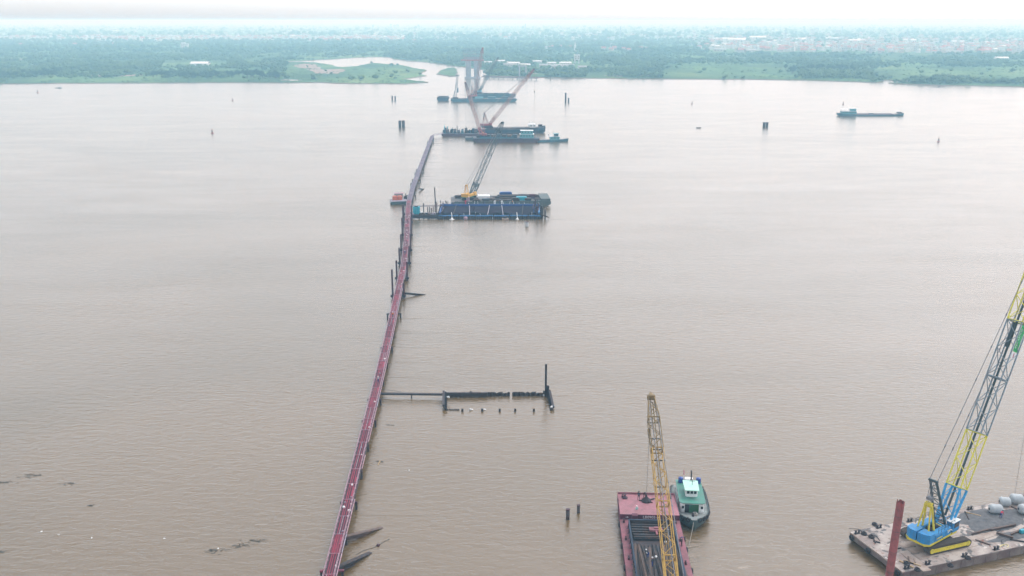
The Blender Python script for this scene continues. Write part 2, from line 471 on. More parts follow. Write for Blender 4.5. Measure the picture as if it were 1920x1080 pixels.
def jag(pts, step=28.0, amp=0.16, seed=1, closed=True):
    """Shore outline with small irregular bays, in world metres."""
    r = random.Random(seed)
    out = []
    for i0, (a, b) in enumerate(zip(pts, pts[1:] + pts[:1])):
        out.append(a)
        L = (b - a).length
        if L > 3000 or (not closed and i0 == len(pts) - 1):
            continue
        k = int(L / step)
        nrm = Vector((-(b - a).y, (b - a).x, 0)).normalized() if L else Vector((0, 0, 0))
        for i in range(1, k):
            out.append(a.lerp(b, i / k) + nrm * r.uniform(-1, 1) * step * amp)
    return out
def land(name, pts, z=1.0):
    """Flat ground with a low sloping bank down into the water."""
    import bmesh
    bm = bmesh.new()
    vs = [bm.verts.new((p.x, p.y, z)) for p in pts]
    es = [bm.edges.new((vs[i], vs[(i + 1) % len(vs)])) for i in range(len(vs))]
    bmesh.ops.triangle_fill(bm, edges=es, use_beauty=True)
    for f in bm.faces:
        if f.normal.z < 0: f.normal_flip()
        f.material_index = 0
    area = sum(pts[i].x * pts[(i + 1) % len(pts)].y - pts[(i + 1) % len(pts)].x * pts[i].y for i in range(len(pts)))
    sgn = 1 if area > 0 else -1
    lo = []
    for i, p in enumerate(pts):
        d = pts[(i + 1) % len(pts)] - pts[i - 1]
        o = Vector((d.y, -d.x, 0)).normalized() * 2.5 * sgn
        lo.append(bm.verts.new((p.x + o.x, p.y + o.y, -0.6)))
    for i in range(len(pts)):
        j = (i + 1) % len(pts)
        f = bm.faces.new((vs[i], lo[i], lo[j], vs[j]) if sgn > 0 else (vs[j], lo[j], lo[i], vs[i]))
        f.material_index = 1
    me = bpy.data.meshes.new(name)
    bm.to_mesh(me); bm.free()
    me.materials.append(M['land']); me.materials.append(M['mud'])
    o = bpy.data.objects.new(name, me); COL.objects.link(o)
    return tag(o, kind='structure')
shore_px = [(-900, 159), (-300, 158), (0, 157), (200, 155.5), (430, 154.5), (540, 155), (600, 154), (625, 155.5), (660, 156.5), (715, 156.5), (760, 157), (802, 154),
    (780, 152), (765, 149.5), (752, 148.5), (770, 146), (785, 143.5), (799, 142), (785, 139), (790, 135.5), (799, 131), (778, 128.5), (760, 124), (740, 121.5), (705, 118.5),
    (690, 119.5), (672, 124), (640, 126), (615, 121), (594, 117.5), (570, 116.5), (540, 116.6), (540, 115), (570, 114), (594, 112.5), (625, 111), (672, 108), (700, 106.5), (728, 107),
    (742, 111), (770, 114.5), (800, 117), (835, 121), (860, 124.5), (880, 127), (915, 131.5), (917, 139), (907, 141.5), (930, 143), (1000, 144.5), (1100, 146.3), (1190, 147.5), (1400, 148.3),
    (1500, 150), (1580, 152.5), (1643, 154.5), (1655, 153), (1650, 150.5), (1690, 149.5), (1735, 151.3), (1700, 153.5), (1667, 155.5), (1700, 157.5), (1780, 160), (1920, 162.5), (2300, 168), (3000, 178)]
shore_w = [G(u, v, 0.6) for u, v in shore_px]
bank_poly = jag(shore_w, closed=False) + [Vector((50000, 3000, 0)), Vector((50000, 80000, 0)), Vector((-50000, 80000, 0)), Vector((-50000, 3000, 0))]
land('far_bank', bank_poly)
islet_poly = jag([G(u, v, 0.6) for u, v in [(819, 138.5), (828, 132), (838, 128), (853, 127.5), (856, 135), (854, 142.5), (842, 142.8), (830, 140)]], 12, 0.2, 4)
land('islet', islet_poly, 1.3)
def sheet(name, pts, z, m):
    b_ = MB().add([(p.x, p.y, z) for p in pts], [tuple(range(len(pts)))])
    me = b_.mesh(name, m)
    if me.polygons[0].normal.z < 0: me.flip_normals()
    o = bpy.data.objects.new(name, me); COL.objects.link(o)
    return tag(o, kind='structure')
pond_px = [[(-120, 112), (-60, 109), (0, 108), (30, 110), (55, 110.3), (70, 111.8), (60, 113.2), (45, 112.5), (25, 113.5), (0, 114.2), (-60, 115)],
           [(436, 119.5), (450, 117.2), (480, 115.6), (520, 114.8), (528, 116), (500, 117), (480, 119.5), (455, 120.5)],
           [(524, 150.4), (535, 149), (560, 149.6), (567, 150.6), (548, 151.4)], [(1838, 84.5), (1860, 83.4), (1905, 83.6), (1920, 84.8), (1880, 85.4)]]
pond_w = [[G(u, v, 1.0) for u, v in pp] for pp in pond_px]
for pw in pond_w: sheet('pond', pw, 1.02, M['water'])
soil_px = [[(548, 122), (570, 119.5), (592, 120.5), (606, 130.5), (640, 129.5), (648, 133), (632, 138), (590, 137.5), (575, 128), (556, 126.5)],
           [(150, 141), (200, 139), (280, 140.5), (240, 143), (180, 143.5)], [(930, 136), (985, 134.5), (1010, 138), (960, 140)], [(1130, 141), (1200, 139.5), (1225, 142), (1160, 143.5)]]
for i, sp in enumerate(soil_px): sheet('bare_soil', jag([G(u, v, 1.0) for u, v in sp], 14, 0.3, 9 + i), 1.012, M['soil'])

# ------------------------------------------------------------------ haze: humid river air
hz = MB().box((0, 44000, 46), (115000, 92000, 96))
haze_m = bpy.data.materials.new('humid_air'); haze_m.use_nodes = True
hn, hl = haze_m.node_tree.nodes, haze_m.node_tree.links
hn.clear()
ho, hv = hn.new('ShaderNodeOutputMaterial'), hn.new('ShaderNodeVolumePrincipled')
hv.inputs['Color'].default_value = (0.40, 0.76, 1.0, 1)
hv.inputs['Density'].default_value = 0.00035
hv.inputs['Anisotropy'].default_value = 0.0
hv.inputs['Absorption Color'].default_value = (1, 1, 1, 1)
hl.new(hv.outputs[0], ho.inputs['Volume'])
tag(hz.build('haze', haze_m), 'pale blue humid haze over the river and far bank', None, None, 'stuff')

# ------------------------------------------------------------------ vegetation
def inside(px, py, poly):
    x = np.array([p.x for p in poly]); y = np.array([p.y for p in poly])
    r = np.zeros(px.shape, bool)
    j = len(x) - 1
    for i in range(len(x)):
        c = ((y[i] > py) != (y[j] > py)) & (px < (x[j] - x[i]) * (py - y[i]) / (y[j] - y[i] + 1e-12) + x[i])
        r ^= c
        j = i
    return r
def vnoise(x, y, s, seed):
    """Cheap smooth value noise."""
    r = np.random.default_rng(seed)
    T = r.random((256, 256))
    x, y = x / s, y / s
    xi, yi = np.floor(x).astype(int), np.floor(y).astype(int)
    fx, fy = x - xi, y - yi
    fx, fy = fx * fx * (3 - 2 * fx), fy * fy * (3 - 2 * fy)
    g = lambda a, b: T[a % 256, b % 256]
    return (g(xi, yi) * (1 - fx) + g(xi + 1, yi) * fx) * (1 - fy) + (g(xi, yi + 1) * (1 - fx) + g(xi + 1, yi + 1) * fx) * fy
def foliage_mat(name, dark, light):
    m, n, l, b = new_mat(name)
    at = n.new('ShaderNodeAttribute'); at.attribute_name = 'tint'
    oi = n.new('ShaderNodeObjectInfo')
    ad = n.new('ShaderNodeMath'); ad.operation = 'MULTIPLY_ADD'; ad.inputs[1].default_value = 0.35
    l.new(oi.outputs['Random'], ad.inputs[0]); l.new(at.outputs['Fac'], ad.inputs[2])
    mx = n.new('ShaderNodeMix'); mx.data_type = 'RGBA'
    mx.inputs[6].default_value = (*dark, 1); mx.inputs[7].default_value = (*light, 1)
    l.new(ad.outputs[0], mx.inputs[0]); l.new(mx.outputs[2], b.inputs['Base Color'])
    b.inputs['Roughness'].default_value = 0.8
    b.inputs['Specular IOR Level'].default_value = 0.15
    return m
M['foliage'] = foliage_mat('foliage', (0.018, 0.045, 0.020), (0.085, 0.14, 0.045))
M['foliage_deep'] = foliage_mat('foliage_deep', (0.012, 0.034, 0.020), (0.04, 0.08, 0.03))
def ico():
    t = (1 + 5 ** 0.5) / 2
    v = np.array([(-1, t, 0), (1, t, 0), (-1, -t, 0), (1, -t, 0), (0, -1, t), (0, 1, t), (0, -1, -t), (0, 1, -t), (t, 0, -1), (t, 0, 1), (-t, 0, -1), (-t, 0, 1)], float)
    v /= np.linalg.norm(v[0])
    f = np.array([(0, 11, 5), (0, 5, 1), (0, 1, 7), (0, 7, 10), (0, 10, 11), (1, 5, 9), (5, 11, 4), (11, 10, 2), (10, 7, 6), (7, 1, 8), (3, 9, 4), (3, 4, 2), (3, 2, 6), (3, 6, 8), (3, 8, 9), (4, 9, 5), (2, 4, 11), (6, 2, 10), (8, 6, 7), (9, 8, 1)])
    return v, f
def crown_template(nl, nleaf, seed):
    """Unit crown (radius about 1, base at 0): rough lobes with loose leaf clumps round them. Triangles only."""
    r = np.random.default_rng(seed)
    V, Fc, o = [], [], 0
    iv, jf = ico()
    for k in range(nl):
        a = r.uniform(0, 6.28); d = 0.0 if k == 0 else r.uniform(0.35, 0.6)
        c = np.array([d * math.cos(a), d * math.sin(a), r.uniform(0.6, 1.3)])
        s = r.uniform(0.45, 0.7)
        v = iv * (s * r.uniform(0.72, 1.25, (12, 1))) * np.array([1, 1, 0.85]) + c
        V.append(v); Fc.append(jf + o); o += 12
    for k in range(nleaf):
        d = r.normal(size=3); d /= np.linalg.norm(d)
        c = d * np.array([1.0, 1.0, 0.75]) * r.uniform(0.75, 1.1) + np.array([0, 0, 0.95])
        t = r.normal(size=(3, 3)); t = t / np.linalg.norm(t, axis=1)[:, None] * r.uniform(0.14, 0.3)
        V.append(c + t); Fc.append(np.array([[0, 1, 2]]) + o); o += 3
    return np.concatenate(V), np.concatenate(Fc)
def scatter_mesh(name, tmpl, P, rad, hgt, tint, mtl, label, group=None):
    n = len(P)
    allv, allf, allt, o = [], [], [], 0
    which = rng.integers(0, len(tmpl), n)
    for k, (tv, tf) in enumerate(tmpl):
        idx = np.nonzero(which == k)[0]
        if not len(idx): continue
        a = rng.uniform(0, 6.28, len(idx)); ca, sa = np.cos(a)[:, None], np.sin(a)[:, None]
        x = (tv[None, :, 0] * ca - tv[None, :, 1] * sa) * rad[idx][:, None] + P[idx, 0][:, None]
        y = (tv[None, :, 0] * sa + tv[None, :, 1] * ca) * rad[idx][:, None] + P[idx, 1][:, None]
        z = tv[None, :, 2] * 0.5 * hgt[idx][:, None] + P[idx, 2][:, None]
        allv.append(np.stack([x, y, z], -1).reshape(-1, 3))
        off = o + np.arange(len(idx)) * len(tv)
        allf.append((tf[None] + off[:, None, None]).reshape(-1, 3))
        allt.append(np.repeat(tint[idx], len(tv)))
        o += len(idx) * len(tv)
    V, Fc, T = np.concatenate(allv), np.concatenate(allf), np.concatenate(allt)
    me = bpy.data.meshes.new(name)
    me.vertices.add(len(V)); me.vertices.foreach_set('co', V.astype(np.float32).ravel())
    me.loops.add(Fc.size); me.loops.foreach_set('vertex_index', Fc.astype(np.int32).ravel())
    me.polygons.add(len(Fc)); me.polygons.foreach_set('loop_start', np.arange(0, Fc.size, 3, dtype=np.int32))
    me.update(calc_edges=True)
    at = me.attributes.new('tint', 'FLOAT', 'POINT'); at.data.foreach_set('value', T.astype(np.float32))
    me.materials.append(mtl)
    o_ = bpy.data.objects.new(name, me); COL.objects.link(o_)
    return tag(o_, label, None, group, 'stuff')

def candidates(n, v0, v1, power=1.0, umin=-160, umax=2080):
    """Random spots on the far bank, even in the picture's rows so that far ground is covered too."""
    v = v0 + (v1 - v0) * rng.random(n) ** power
    u = rng.uniform(umin, umax, n)
    a, b = (u - 960) / FPX, (540 - v) / FPX
    dy, dz = math.cos(PITCH) + b * math.sin(PITCH), -math.sin(PITCH) + b * math.cos(PITCH)
    t = (1.0 - CAMH) / dz
    x, y = a * t, dy * t
    x += rng.normal(0, 4, n); y += rng.normal(0, 14, n)
    ok = inside(x, y, bank_poly)
    for pw in pond_w: ok &= ~inside(x, y, pw)
    return x[ok], y[ok], u[ok], v[ok]
open_px = [(300, 428, 114, 127), (150, 760, 70.5, 75.5), (1330, 1930, 82, 101), (535, 810, 113, 158), (180, 620, 146, 158), (0, 180, 146, 157), (1000, 1110, 116, 132), (1240, 1500, 120, 150), (1640, 2000, 126, 150)]
def woodland(n, v0, v1, thr, rad, tmpl, name, label, power=1.0, keep_open=0.015, mtl='foliage'):
    x, y, u, v = candidates(n, v0, v1, power)
    d = 0.55 * vnoise(x, y * 0.5, 70, 3) + 0.45 * vnoise(x, y * 0.5, 23, 5)
    p = rng.random(len(x))
    ok = d > thr
    for (a, b, c, e) in open_px:
        m = (u > a) & (u < b) & (v > c) & (v < e)
        ok &= ~m | (p < keep_open)
    for (hx, hy, hr) in house_spots:
        ok &= ((x - hx) / hr) ** 2 + ((y - hy) / (hr * 1.8)) ** 2 > 1
    x, y, d = x[ok], y[ok], d[ok]
    rr = rng.uniform(rad[0], rad[1], len(x)) * (0.75 + 0.6 * np.clip((d - thr) * 3, 0, 1))
    tint = np.clip(0.75 * vnoise(x, y * 0.5, 40, 11) + rng.uniform(-0.25, 0.25, len(x)), 0, 1)
    P = np.stack([x, y, np.full(len(x), 0.8)], -1)
    return scatter_mesh(name, tmpl, P, rr, rr * rng.uniform(1.5, 2.3, len(x)), tint, M[mtl], label)
# ------------------------------------------------------------------ houses of the far bank
house_spots = []
def house_mesh(kind):
    b = MB()
    if kind == 'red':            # pitched tiled roof
        b.box((0, 0, 2.5), (11, 8, 5), mi=0)
        e = 0.7
        b.add([(-5.5 - e, -4 - e, 4.8), (5.5 + e, -4 - e, 4.8), (5.5 + e, 4 + e, 4.8), (-5.5 - e, 4 + e, 4.8), (-5.5, 0, 8.2), (5.5, 0, 8.2)],
              [(0, 1, 5, 4), (2, 3, 4, 5), (1, 2, 5), (3, 0, 4), (3, 2, 1, 0)], 1)
        for x in (-3.4, 0, 3.4): b.box((x, -4.03, 2.8), (1.4, 0.1, 1.6), mi=2)
        return b.mesh('red_roofed_house', [M['house_cream'], M['roof_red'], M['window_dark']])
    if kind == 'tube':           # narrow flat-roofed town house, three storeys
        b.box((0, 0, 5), (5.5, 13, 10), mi=0)
        b.box((0, 1.5, 11.2), (5.0, 6, 2.4), mi=0)
        b.box((0, 1.5, 12.5), (5.8, 7, 0.25), mi=1)
        for z in (2, 5.2, 8.4):
            for x in (-1.3, 1.3): b.box((x, -6.53, z), (1.3, 0.1, 1.7), mi=2)
            b.box((0, -6.9, z - 1.2), (5.5, 0.8, 0.2), mi=0)
        return b.mesh('narrow_town_house', [M['house_white'], M['roof_red'], M['window_dark']])
    if kind == 'shed':           # long low workshop with a pale metal roof
        b.box((0, 0, 2.4), (32, 13, 4.8), mi=0)
        b.add([(-16.6, -7.2, 4.7), (16.6, -7.2, 4.7), (16.6, 7.2, 4.7), (-16.6, 7.2, 4.7), (-16.6, 0, 7.2), (16.6, 0, 7.2)],
              [(0, 1, 5, 4), (2, 3, 4, 5), (1, 2, 5), (3, 0, 4), (3, 2, 1, 0)], 1)
        for k in range(6): b.box((-13 + k * 5.2, -6.53, 2), (2.2, 0.1, 2.4), mi=2)
        return b.mesh('metal_roofed_shed', [M['house_white'], M['roof_white'], M['window_dark']])
    if kind == 'grey':           # long low workshop with a dull roof
        b.box((0, 0, 2.2), (24, 11, 4.4), mi=0)
        b.add([(-12.6, -6.2, 4.3), (12.6, -6.2, 4.3), (12.6, 6.2, 4.3), (-12.6, 6.2, 4.3), (-12.6, 0, 6.6), (12.6, 0, 6.6)],
              [(0, 1, 5, 4), (2, 3, 4, 5), (1, 2, 5), (3, 0, 4), (3, 2, 1, 0)], 1)
        for k in range(4): b.box((-9 + k * 6, -5.53, 2), (2.2, 0.1, 2.2), mi=2)
        return b.mesh('grey_roofed_shed', [M['house_cream'], M['roof_grey'], M['window_dark']])
    if kind == 'block':          # tall apartment block
        b.box((0, 0, 19), (24, 14, 38), mi=0)
        b.box((0, 0, 39.4), (9, 7, 2.8), mi=0)
        for z in range(11):
            for x in range(6): b.box((-9.5 + x * 3.8, -7.04, 3 + z * 3.3), (2.0, 0.1, 1.7), mi=2)
        return b.mesh('apartment_block', [M['house_white'], M['roof_white'], M['window_dark']])
HM = {k: house_mesh(k) for k in ('red', 'tube', 'shed', 'grey', 'block')}
HN = {'red': 'red_roofed_house', 'tube': 'narrow_town_house', 'shed': 'metal_roofed_shed', 'grey': 'grey_roofed_shed', 'block': 'apartment_block'}
HR = {'red': 9, 'tube': 8, 'shed': 20, 'grey': 16, 'block': 16}
def house(u, v, kind, label, group, s=1.0, rz=None):
    p = G(u, v, 1.0)
    o = bpy.data.objects.new(HN[kind], HM[kind]); COL.objects.link(o)
    o.location = (p.x, p.y, 0.98)
    o.rotation_euler = (0, 0, random.uniform(-0.5, 0.5) if rz is None else rz)
    o.scale = (s, s, s * random.uniform(0.9, 1.15))
    tag(o, label, {'red': 'house', 'tube': 'house', 'shed': 'shed', 'grey': 'shed', 'block': 'apartment block'}[kind], group)
    house_spots.append((p.x, p.y - HR[kind] * s * 1.4, HR[kind] * s * 1.3))
    return o
# village behind the riverside woods
for (u, v) in [(1030, 92), (1037, 90), (1050, 90), (1060, 92), (1068, 91), (1086, 91), (1132, 94), (1146, 95), (1152, 93), (1170, 94), (1178, 96), (1201, 93), (1209, 94), (1217, 95), (1224, 96)]:
    house(u, v, 'red', 'red roofed village house among trees behind the riverside sheds', 'red roofed village houses behind the sheds', 1.15)
for (u, v) in [(40, 86), (141, 85), (157, 87), (215, 85)]:
    house(u, v, 'red', 'lone red roofed house deep in the woods beyond the long pond', 'red roofed houses beyond the pond', 1.2)
for (u, v) in [(1024, 95), (1146, 88), (1167, 91), (775, 84), (814, 68), (767, 67)]:
    house(u, v, 'tube', 'narrow white house rising among trees of the village', 'white village houses')
# riverside works by the landing
for (u, v, s) in [(916, 118.5, 0.7), (938, 117, 0.8), (962, 121.5, 1.0), (984, 124, 0.8), (1008, 117.5, 0.8), (1034, 120, 0.7), (1060, 121, 0.9), (1048, 125, 0.7)]:
    house(u, v, 'shed', 'long pale metal roofed workshop by the river landing', 'workshops by the river landing', s * 0.8, random.uniform(-0.35, 0.35))
for (u, v) in [(955, 125), (1022, 126), (1040, 128), (1065, 127), (1095, 129)]:
    house(u, v, 'grey', 'dull grey roofed shed near the river landing', 'grey sheds near the landing', 0.9, random.uniform(-0.2, 0.2))
# town beyond: rows that still read as single roofs
random.seed(21)
for i in range(95):
    u, v = random.uniform(150, 700), random.gauss(73.5, 1.6)
    k = random.choice(['red', 'red', 'red', 'tube'])
    house(u, v, k, {'red': 'red roofed house in the long hazy row of houses behind the woods', 'tube': 'narrow white house in the long hazy row of houses behind the woods'}[k], {'red': 'red roofed houses of the long row', 'tube': 'white houses of the long row'}[k], 1.5)
for i in range(130):
    u = random.uniform(1330, 1925); v = random.uniform(82, 103) + (1925 - u) * -0.008
    k = random.choice(['red', 'red', 'tube', 'tube', 'grey'])
    house(u, v, k, {'red': 'red roofed house in the dense town behind the green fields', 'tube': 'narrow white house in the dense town behind the green fields', 'grey': 'grey roofed workshop in the dense town behind the green fields'}[k],
          {'red': 'red roofed houses of the dense town', 'tube': 'white houses of the dense town', 'grey': 'grey roofs of the dense town'}[k], 1.4)
for (u, v) in [(1350, 76), (1380, 79.5), (1420, 75), (1462, 80), (1500, 77), (1560, 75.5), (1605, 80.5), (1652, 76.5), (1705, 79), (1748, 75), (1795, 81.5), (1850, 82), (342, 53), (505, 53.5), (575, 52.5), (215, 61.5)]:
    house(u, v, 'shed', 'huge pale factory roof beyond the dense town', 'factory roofs beyond the town', random.uniform(1.2, 2.3), random.uniform(-0.1, 0.1))
for (u, v) in [(733, 54), (740, 54.5), (746, 54), (700, 55), (785, 56), (822, 57), (1400, 60), (1408, 61), (1416, 60.5), (1385, 62), (1345, 63), (1522, 67), (1530, 66), (1570, 70), (1365, 60), (1655, 72)]:
    house(u, v, 'block', 'tall pale apartment block fading into haze near the horizon', 'far apartment blocks', 1.0, random.uniform(-0.3, 0.3))
# the two lone buildings that stand out on the bank
p = G(376, 123, 1.0)
t = thing('warehouse', 'long white roofed warehouse standing alone in the riverside meadow', 'warehouse', (p.x, p.y, 0.98), 0.02)
b = MB().box((0, 0, 2.2), (33, 20, 4.4)); b.build('wall', M['house_white'], t)
b = MB().add([(-17.2, -12, 4.2), (17.2, -12, 4.2), (17.2, 12, 4.2), (-17.2, 12, 4.2), (-17.2, 0, 7.4), (17.2, 0, 7.4), (-17.2, -12, 4.45), (17.2, -12, 4.45), (17.2, 12, 4.45), (-17.2, 12, 4.45), (-17.2, 0, 7.65), (17.2, 0, 7.65)],
             [(6, 7, 11, 10), (8, 9, 10, 11), (0, 1, 7, 6), (2, 3, 9, 8), (0, 6, 10, 4), (4, 10, 9, 3), (1, 5, 11, 7), (5, 2, 8, 11), (0, 4, 5, 1), (3, 2, 5, 4)])
b.build('roof', M['roof_white'], t)
for k in range(4): MB().box((-12 + 8 * k, -10.05, 1.9), (3.4, 0.12, 3.4)).build('door', M['roof_grey'], t)
house_spots.append((p.x, p.y - 25, 32))
house(1877, 112, 'shed', 'white roofed barn alone in the fields below the dense town', None, 0.9, 0.05)
p = G(347, 90, 1.0)
t = thing('villa', 'large white three storey villa standing above dark woods', 'house', (p.x, p.y, 0.98), 0.1)
MB().box((0, 0, 6.5), (22, 14, 13)).box((-4, 0, 15), (12, 12, 4)).build('wall', M['house_white'], t)
MB().box((0, 0, 13.15), (23, 15, 0.3)).box((-4, 0, 17.15), (13, 13, 0.3)).build('roof', M['roof_white'], t)
for z in (2.6, 6.6, 10.6):
    for x in (-8, -3, 3, 8): MB().box((x, -7.04, z), (2.4, 0.12, 2.2)).build('window', M['window_dark'], t)
house_spots.append((p.x, p.y - 75, 60))
p = G(1081.5, 119, 1.0)
t = thing('control_tower', 'white tower house standing on legs above the riverside sheds', 'tower', (p.x, p.y, 0.98), 0.05)
for x in (-4, 4):
    for y in (-4, 4): MB().box((x, y, 3.5), (1.4, 1.4, 7)).build('leg', M['house_white'], t)
MB().box((0, 0, 12), (10.5, 10, 10)).build('wall', M['house_white'], t)
MB().box((0, 0, 17.2), (12, 11.5, 0.4)).build('roof', M['roof_white'], t)
for z in (10, 14):
    for x in (-2.8, 2.8): MB().box((x, -5.05, z), (1.8, 0.12, 2.0)).build('window', M['window_dark'], t)
house_spots.append((p.x, p.y - 20, 26))
p = G(1078, 97, 1.0)
t = thing('church_spire', 'slender white spire rising among red village roofs', 'spire', (p.x, p.y, 0.98))
MB().box((0, 0, 7), (6, 6, 14)).build('tower', M['house_white'], t)
MB().lathe([(3.4, 14), (2.2, 18), (0.9, 25), (0.15, 31)], n=8).build('spire', M['house_white'], t)
house_spots.append((p.x, p.y - 25, 14))

# the rest of the town, too far to pick apart
def town_mass(n, fn, seed):
    r = random.Random(seed)
    b = MB()
    for i in range(n):
        u, v = fn(r)
        p = G(u, v, 1.0)
        D = p.y
        s = (D / 2600) ** 0.5
        w, d, h = r.uniform(6, 14) * s, r.uniform(8, 14) * s, r.choice([5, 6, 8, 10, 12]) * s ** 0.5
        rz = r.uniform(-0.5, 0.5)
        mi = r.choice([0, 0, 1])
        b.box((p.x, p.y, 0.9 + h / 2), (w, d, h), rz, mi)
        if r.random() < 0.55:
            Mr = Matrix.Rotation(rz, 3, 'Z')
            vs = [Mr @ Vector(q) + Vector((p.x, p.y, 0.9 + h + 0.02)) for q in ((-w * .55, -d * .55, 0), (w * .55, -d * .55, 0), (w * .55, d * .55, 0), (-w * .55, d * .55, 0), (-w * .5, 0, 2.4), (w * .5, 0, 2.4))]
            b.add(vs, [(0, 1, 5, 4), (2, 3, 4, 5), (1, 2, 5), (3, 0, 4)], r.choice([2, 2, 2, 3, 4]))
    return b
def far_fn(r):
    k = r.random()
    if k < 0.30: return r.uniform(-100, 760), 73 + r.gauss(0, 2.0)
    if k < 0.45: return r.uniform(-100, 1300), r.uniform(52, 66)
    if k < 0.55: return r.uniform(640, 1300), 70 + r.gauss(0, 3)
    if k < 0.85:
        u = r.uniform(1300, 2050); return u, r.uniform(76, 101) - (1925 - u) * 0.008
    return r.uniform(1250, 2050), r.uniform(56, 76)
tag(town_mass(2300, far_fn, 5).build('far_town', [M['house_white'], M['house_cream'], M['roof_red'], M['roof_white'], M['roof_grey']]),
    'hazy mass of small houses of the far towns on the plain', None, None, 'stuff')

# power pylons
def pylon(u, v, h, label):
    p = G(u, v, 1.0)
    t = thing('pylon', label, 'pylon', (p.x, p.y, 0.9), 0.4, 'power pylons on the plain')
    b = MB()
    lv = [(0, 4.5), (0.35, 2.6), (0.62, 1.3), (1.0, 0.5)]
    for (a, wa), (c, wc) in zip(lv[:-1], lv[1:]):
        k = 3
        for i in range(k):
            f0, f1 = i / k, (i + 1) / k
            w0, w1 = wa + (wc - wa) * f0, wa + (wc - wa) * f1
            z0, z1 = h * (a + (c - a) * f0), h * (a + (c - a) * f1)
            cs = ((-1, -1), (1, -1), (1, 1), (-1, 1))
            for q in range(4):
                x, y = cs[q]; x2, y2 = cs[(q + 1) % 4]
                b.bar((x * w0, y * w0, z0), (x * w1, y * w1, z1), 0.75)
                b.bar((x * w0, y * w0, z0), (x2 * w1, y2 * w1, z1), 0.4)
                b.bar((x2 * w0, y2 * w0, z0), (x * w1, y * w1, z1), 0.4)
    b.build('mast', M['concrete'], t)
    for f in (0.68, 0.8, 0.92):
        MB().bar((-7, 0, h * f), (7, 0, h * f), 0.7).bar((-7, 0, h * f), (0, 0, h * (f + .05)), .4).bar((7, 0, h * f), (0, 0, h * (f + .05)), .4).build('cross_arm', M['concrete'], t)
for (u, v, h) in [(985, 63, 62), (1163, 72, 56), (1472, 78, 54), (1578, 68, 52), (1700, 76, 50), (540, 62, 50), (460, 58, 50)]:
    pylon(u, v, h, 'tall lattice power pylon standing hazy above the plain')

# woods and shrubs
T_near = [crown_template(4, 26, s) for s in (1, 2, 3, 4)]
T_far = [crown_template(2, 8, s) for s in (5, 6, 7)]
woodland(24000, 98, 157, 0.36, (2.0, 4.4), T_near, 'woodland', 'mixed green woods covering the far river bank')
woodland(15000, 74, 100, 0.36, (3.8, 7.5), T_far, 'far_woodland', 'bluish woods stretching back across the far plain')
woodland(7000, 48, 74, 0.45, (7, 15), T_far, 'distant_woodland', 'pale hazy tree belts towards the horizon')
# low shrubs on the open meadows and spit
x, y, u, v = candidates(9000, 104, 160)
d = vnoise(x, y * 0.5, 30, 8) * 0.6 + vnoise(x, y * 0.5, 9, 9) * 0.4
ok = d > 0.5
x, y = x[ok], y[ok]
rr = rng.uniform(0.7, 1.8, len(x))
scatter_mesh('shrubs', T_far, np.stack([x, y, np.full(len(x), 0.9)], -1), rr * 1.5, rr * 1.2, np.clip(rng.uniform(0.3, 1.1, len(x)), 0, 1), M['foliage'], 'low green shrubs and reeds on the riverside meadow')
# single trees of the dark groves close to the water
def tree_meshes(seed):
    r = random.Random(seed)
    tb = MB()
    pts = [Vector((0, 0, 0)), Vector((0.15, 0.1, 1.6)), Vector((0.0, 0.3, 3.4))]
    for (a, b_), (r0, r1) in zip(zip(pts[:-1], pts[1:]), ((0.32, 0.24), (0.24, 0.17))): tb.tube(a, b_, r0, r1, 7)
    tips = []
    for k in range(6):
        a = k * 1.05 + r.uniform(-.3, .3)
        q = pts[2] + Vector((math.cos(a) * r.uniform(1.2, 2.2), math.sin(a) * r.uniform(1.2, 2.2), r.uniform(1.2, 3.0)))
        tb.tube(pts[1].lerp(pts[2], r.uniform(.5, 1)), q, 0.12, 0.05, 5)
        tips.append(q)
    tips.append(Vector((0, 0.2, 7)))
    cb, tint = MB(), []
    for q in tips:
        R0 = r.uniform(1.3, 2.0)
        tt = r.random()
        for k in range(110):
            d = Vector((r.gauss(0, 1), r.gauss(0, 1), r.gauss(0, 1))).normalized() * R0 * (r.uniform(0.2, 1) ** 0.5)
            d.z *= 0.8
            c = q + d
            n = (d.normalized() + Vector((r.gauss(0, .5), r.gauss(0, .5), r.gauss(0.4, .5)))).normalized()
            a = n.orthogonal().normalized(); e = n.cross(a)
            s = r.uniform(0.22, 0.42)
            cb.add([c + a * s, c + e * s * .6, c - a * s, c - e * s * .6], [(0, 1, 2, 3)])
            tint += [min(1, max(0, tt * 0.5 + r.uniform(0, .4)))] * 4
    me = cb.mesh('crown', M['foliage_deep'])
    at = me.attributes.new('tint', 'FLOAT', 'POINT'); at.data.foreach_set('value', tint)
    return tb.mesh('trunk', M['bark']), me
TM = [tree_meshes(s) for s in (1, 2, 3)]
random.seed(33)
def riverside_tree(u, v, s, label, group):
    p = G(u, v, 1.0)
    t = thing('riverside_tree', label, 'tree', (p.x, p.y, 0.9), random.uniform(0, 6.28), group)
    t.scale = (s, s, s * random.uniform(0.85, 1.15))
    a, c = random.choice(TM)
    part('trunk', a, t); part('crown', c, t)
for i in range(44):
    riverside_tree(random.uniform(452, 522), random.uniform(143, 147.5), random.uniform(0.9, 1.45), 'tall dark tree of the dense grove near the meadow spit', 'trees of the dark grove by the spit')
for i in range(70):
    riverside_tree(random.uniform(285, 450), random.uniform(141, 146.5), random.uniform(0.75, 1.15), 'dark tree in the long belt below the white warehouse', 'trees of the belt below the warehouse')
for i in range(60):
    riverside_tree(random.uniform(-30, 110), random.uniform(137, 146), random.uniform(0.8, 1.25), 'dark bushy tree in the riverside wood near the long pond', 'trees of the riverside wood near the pond')
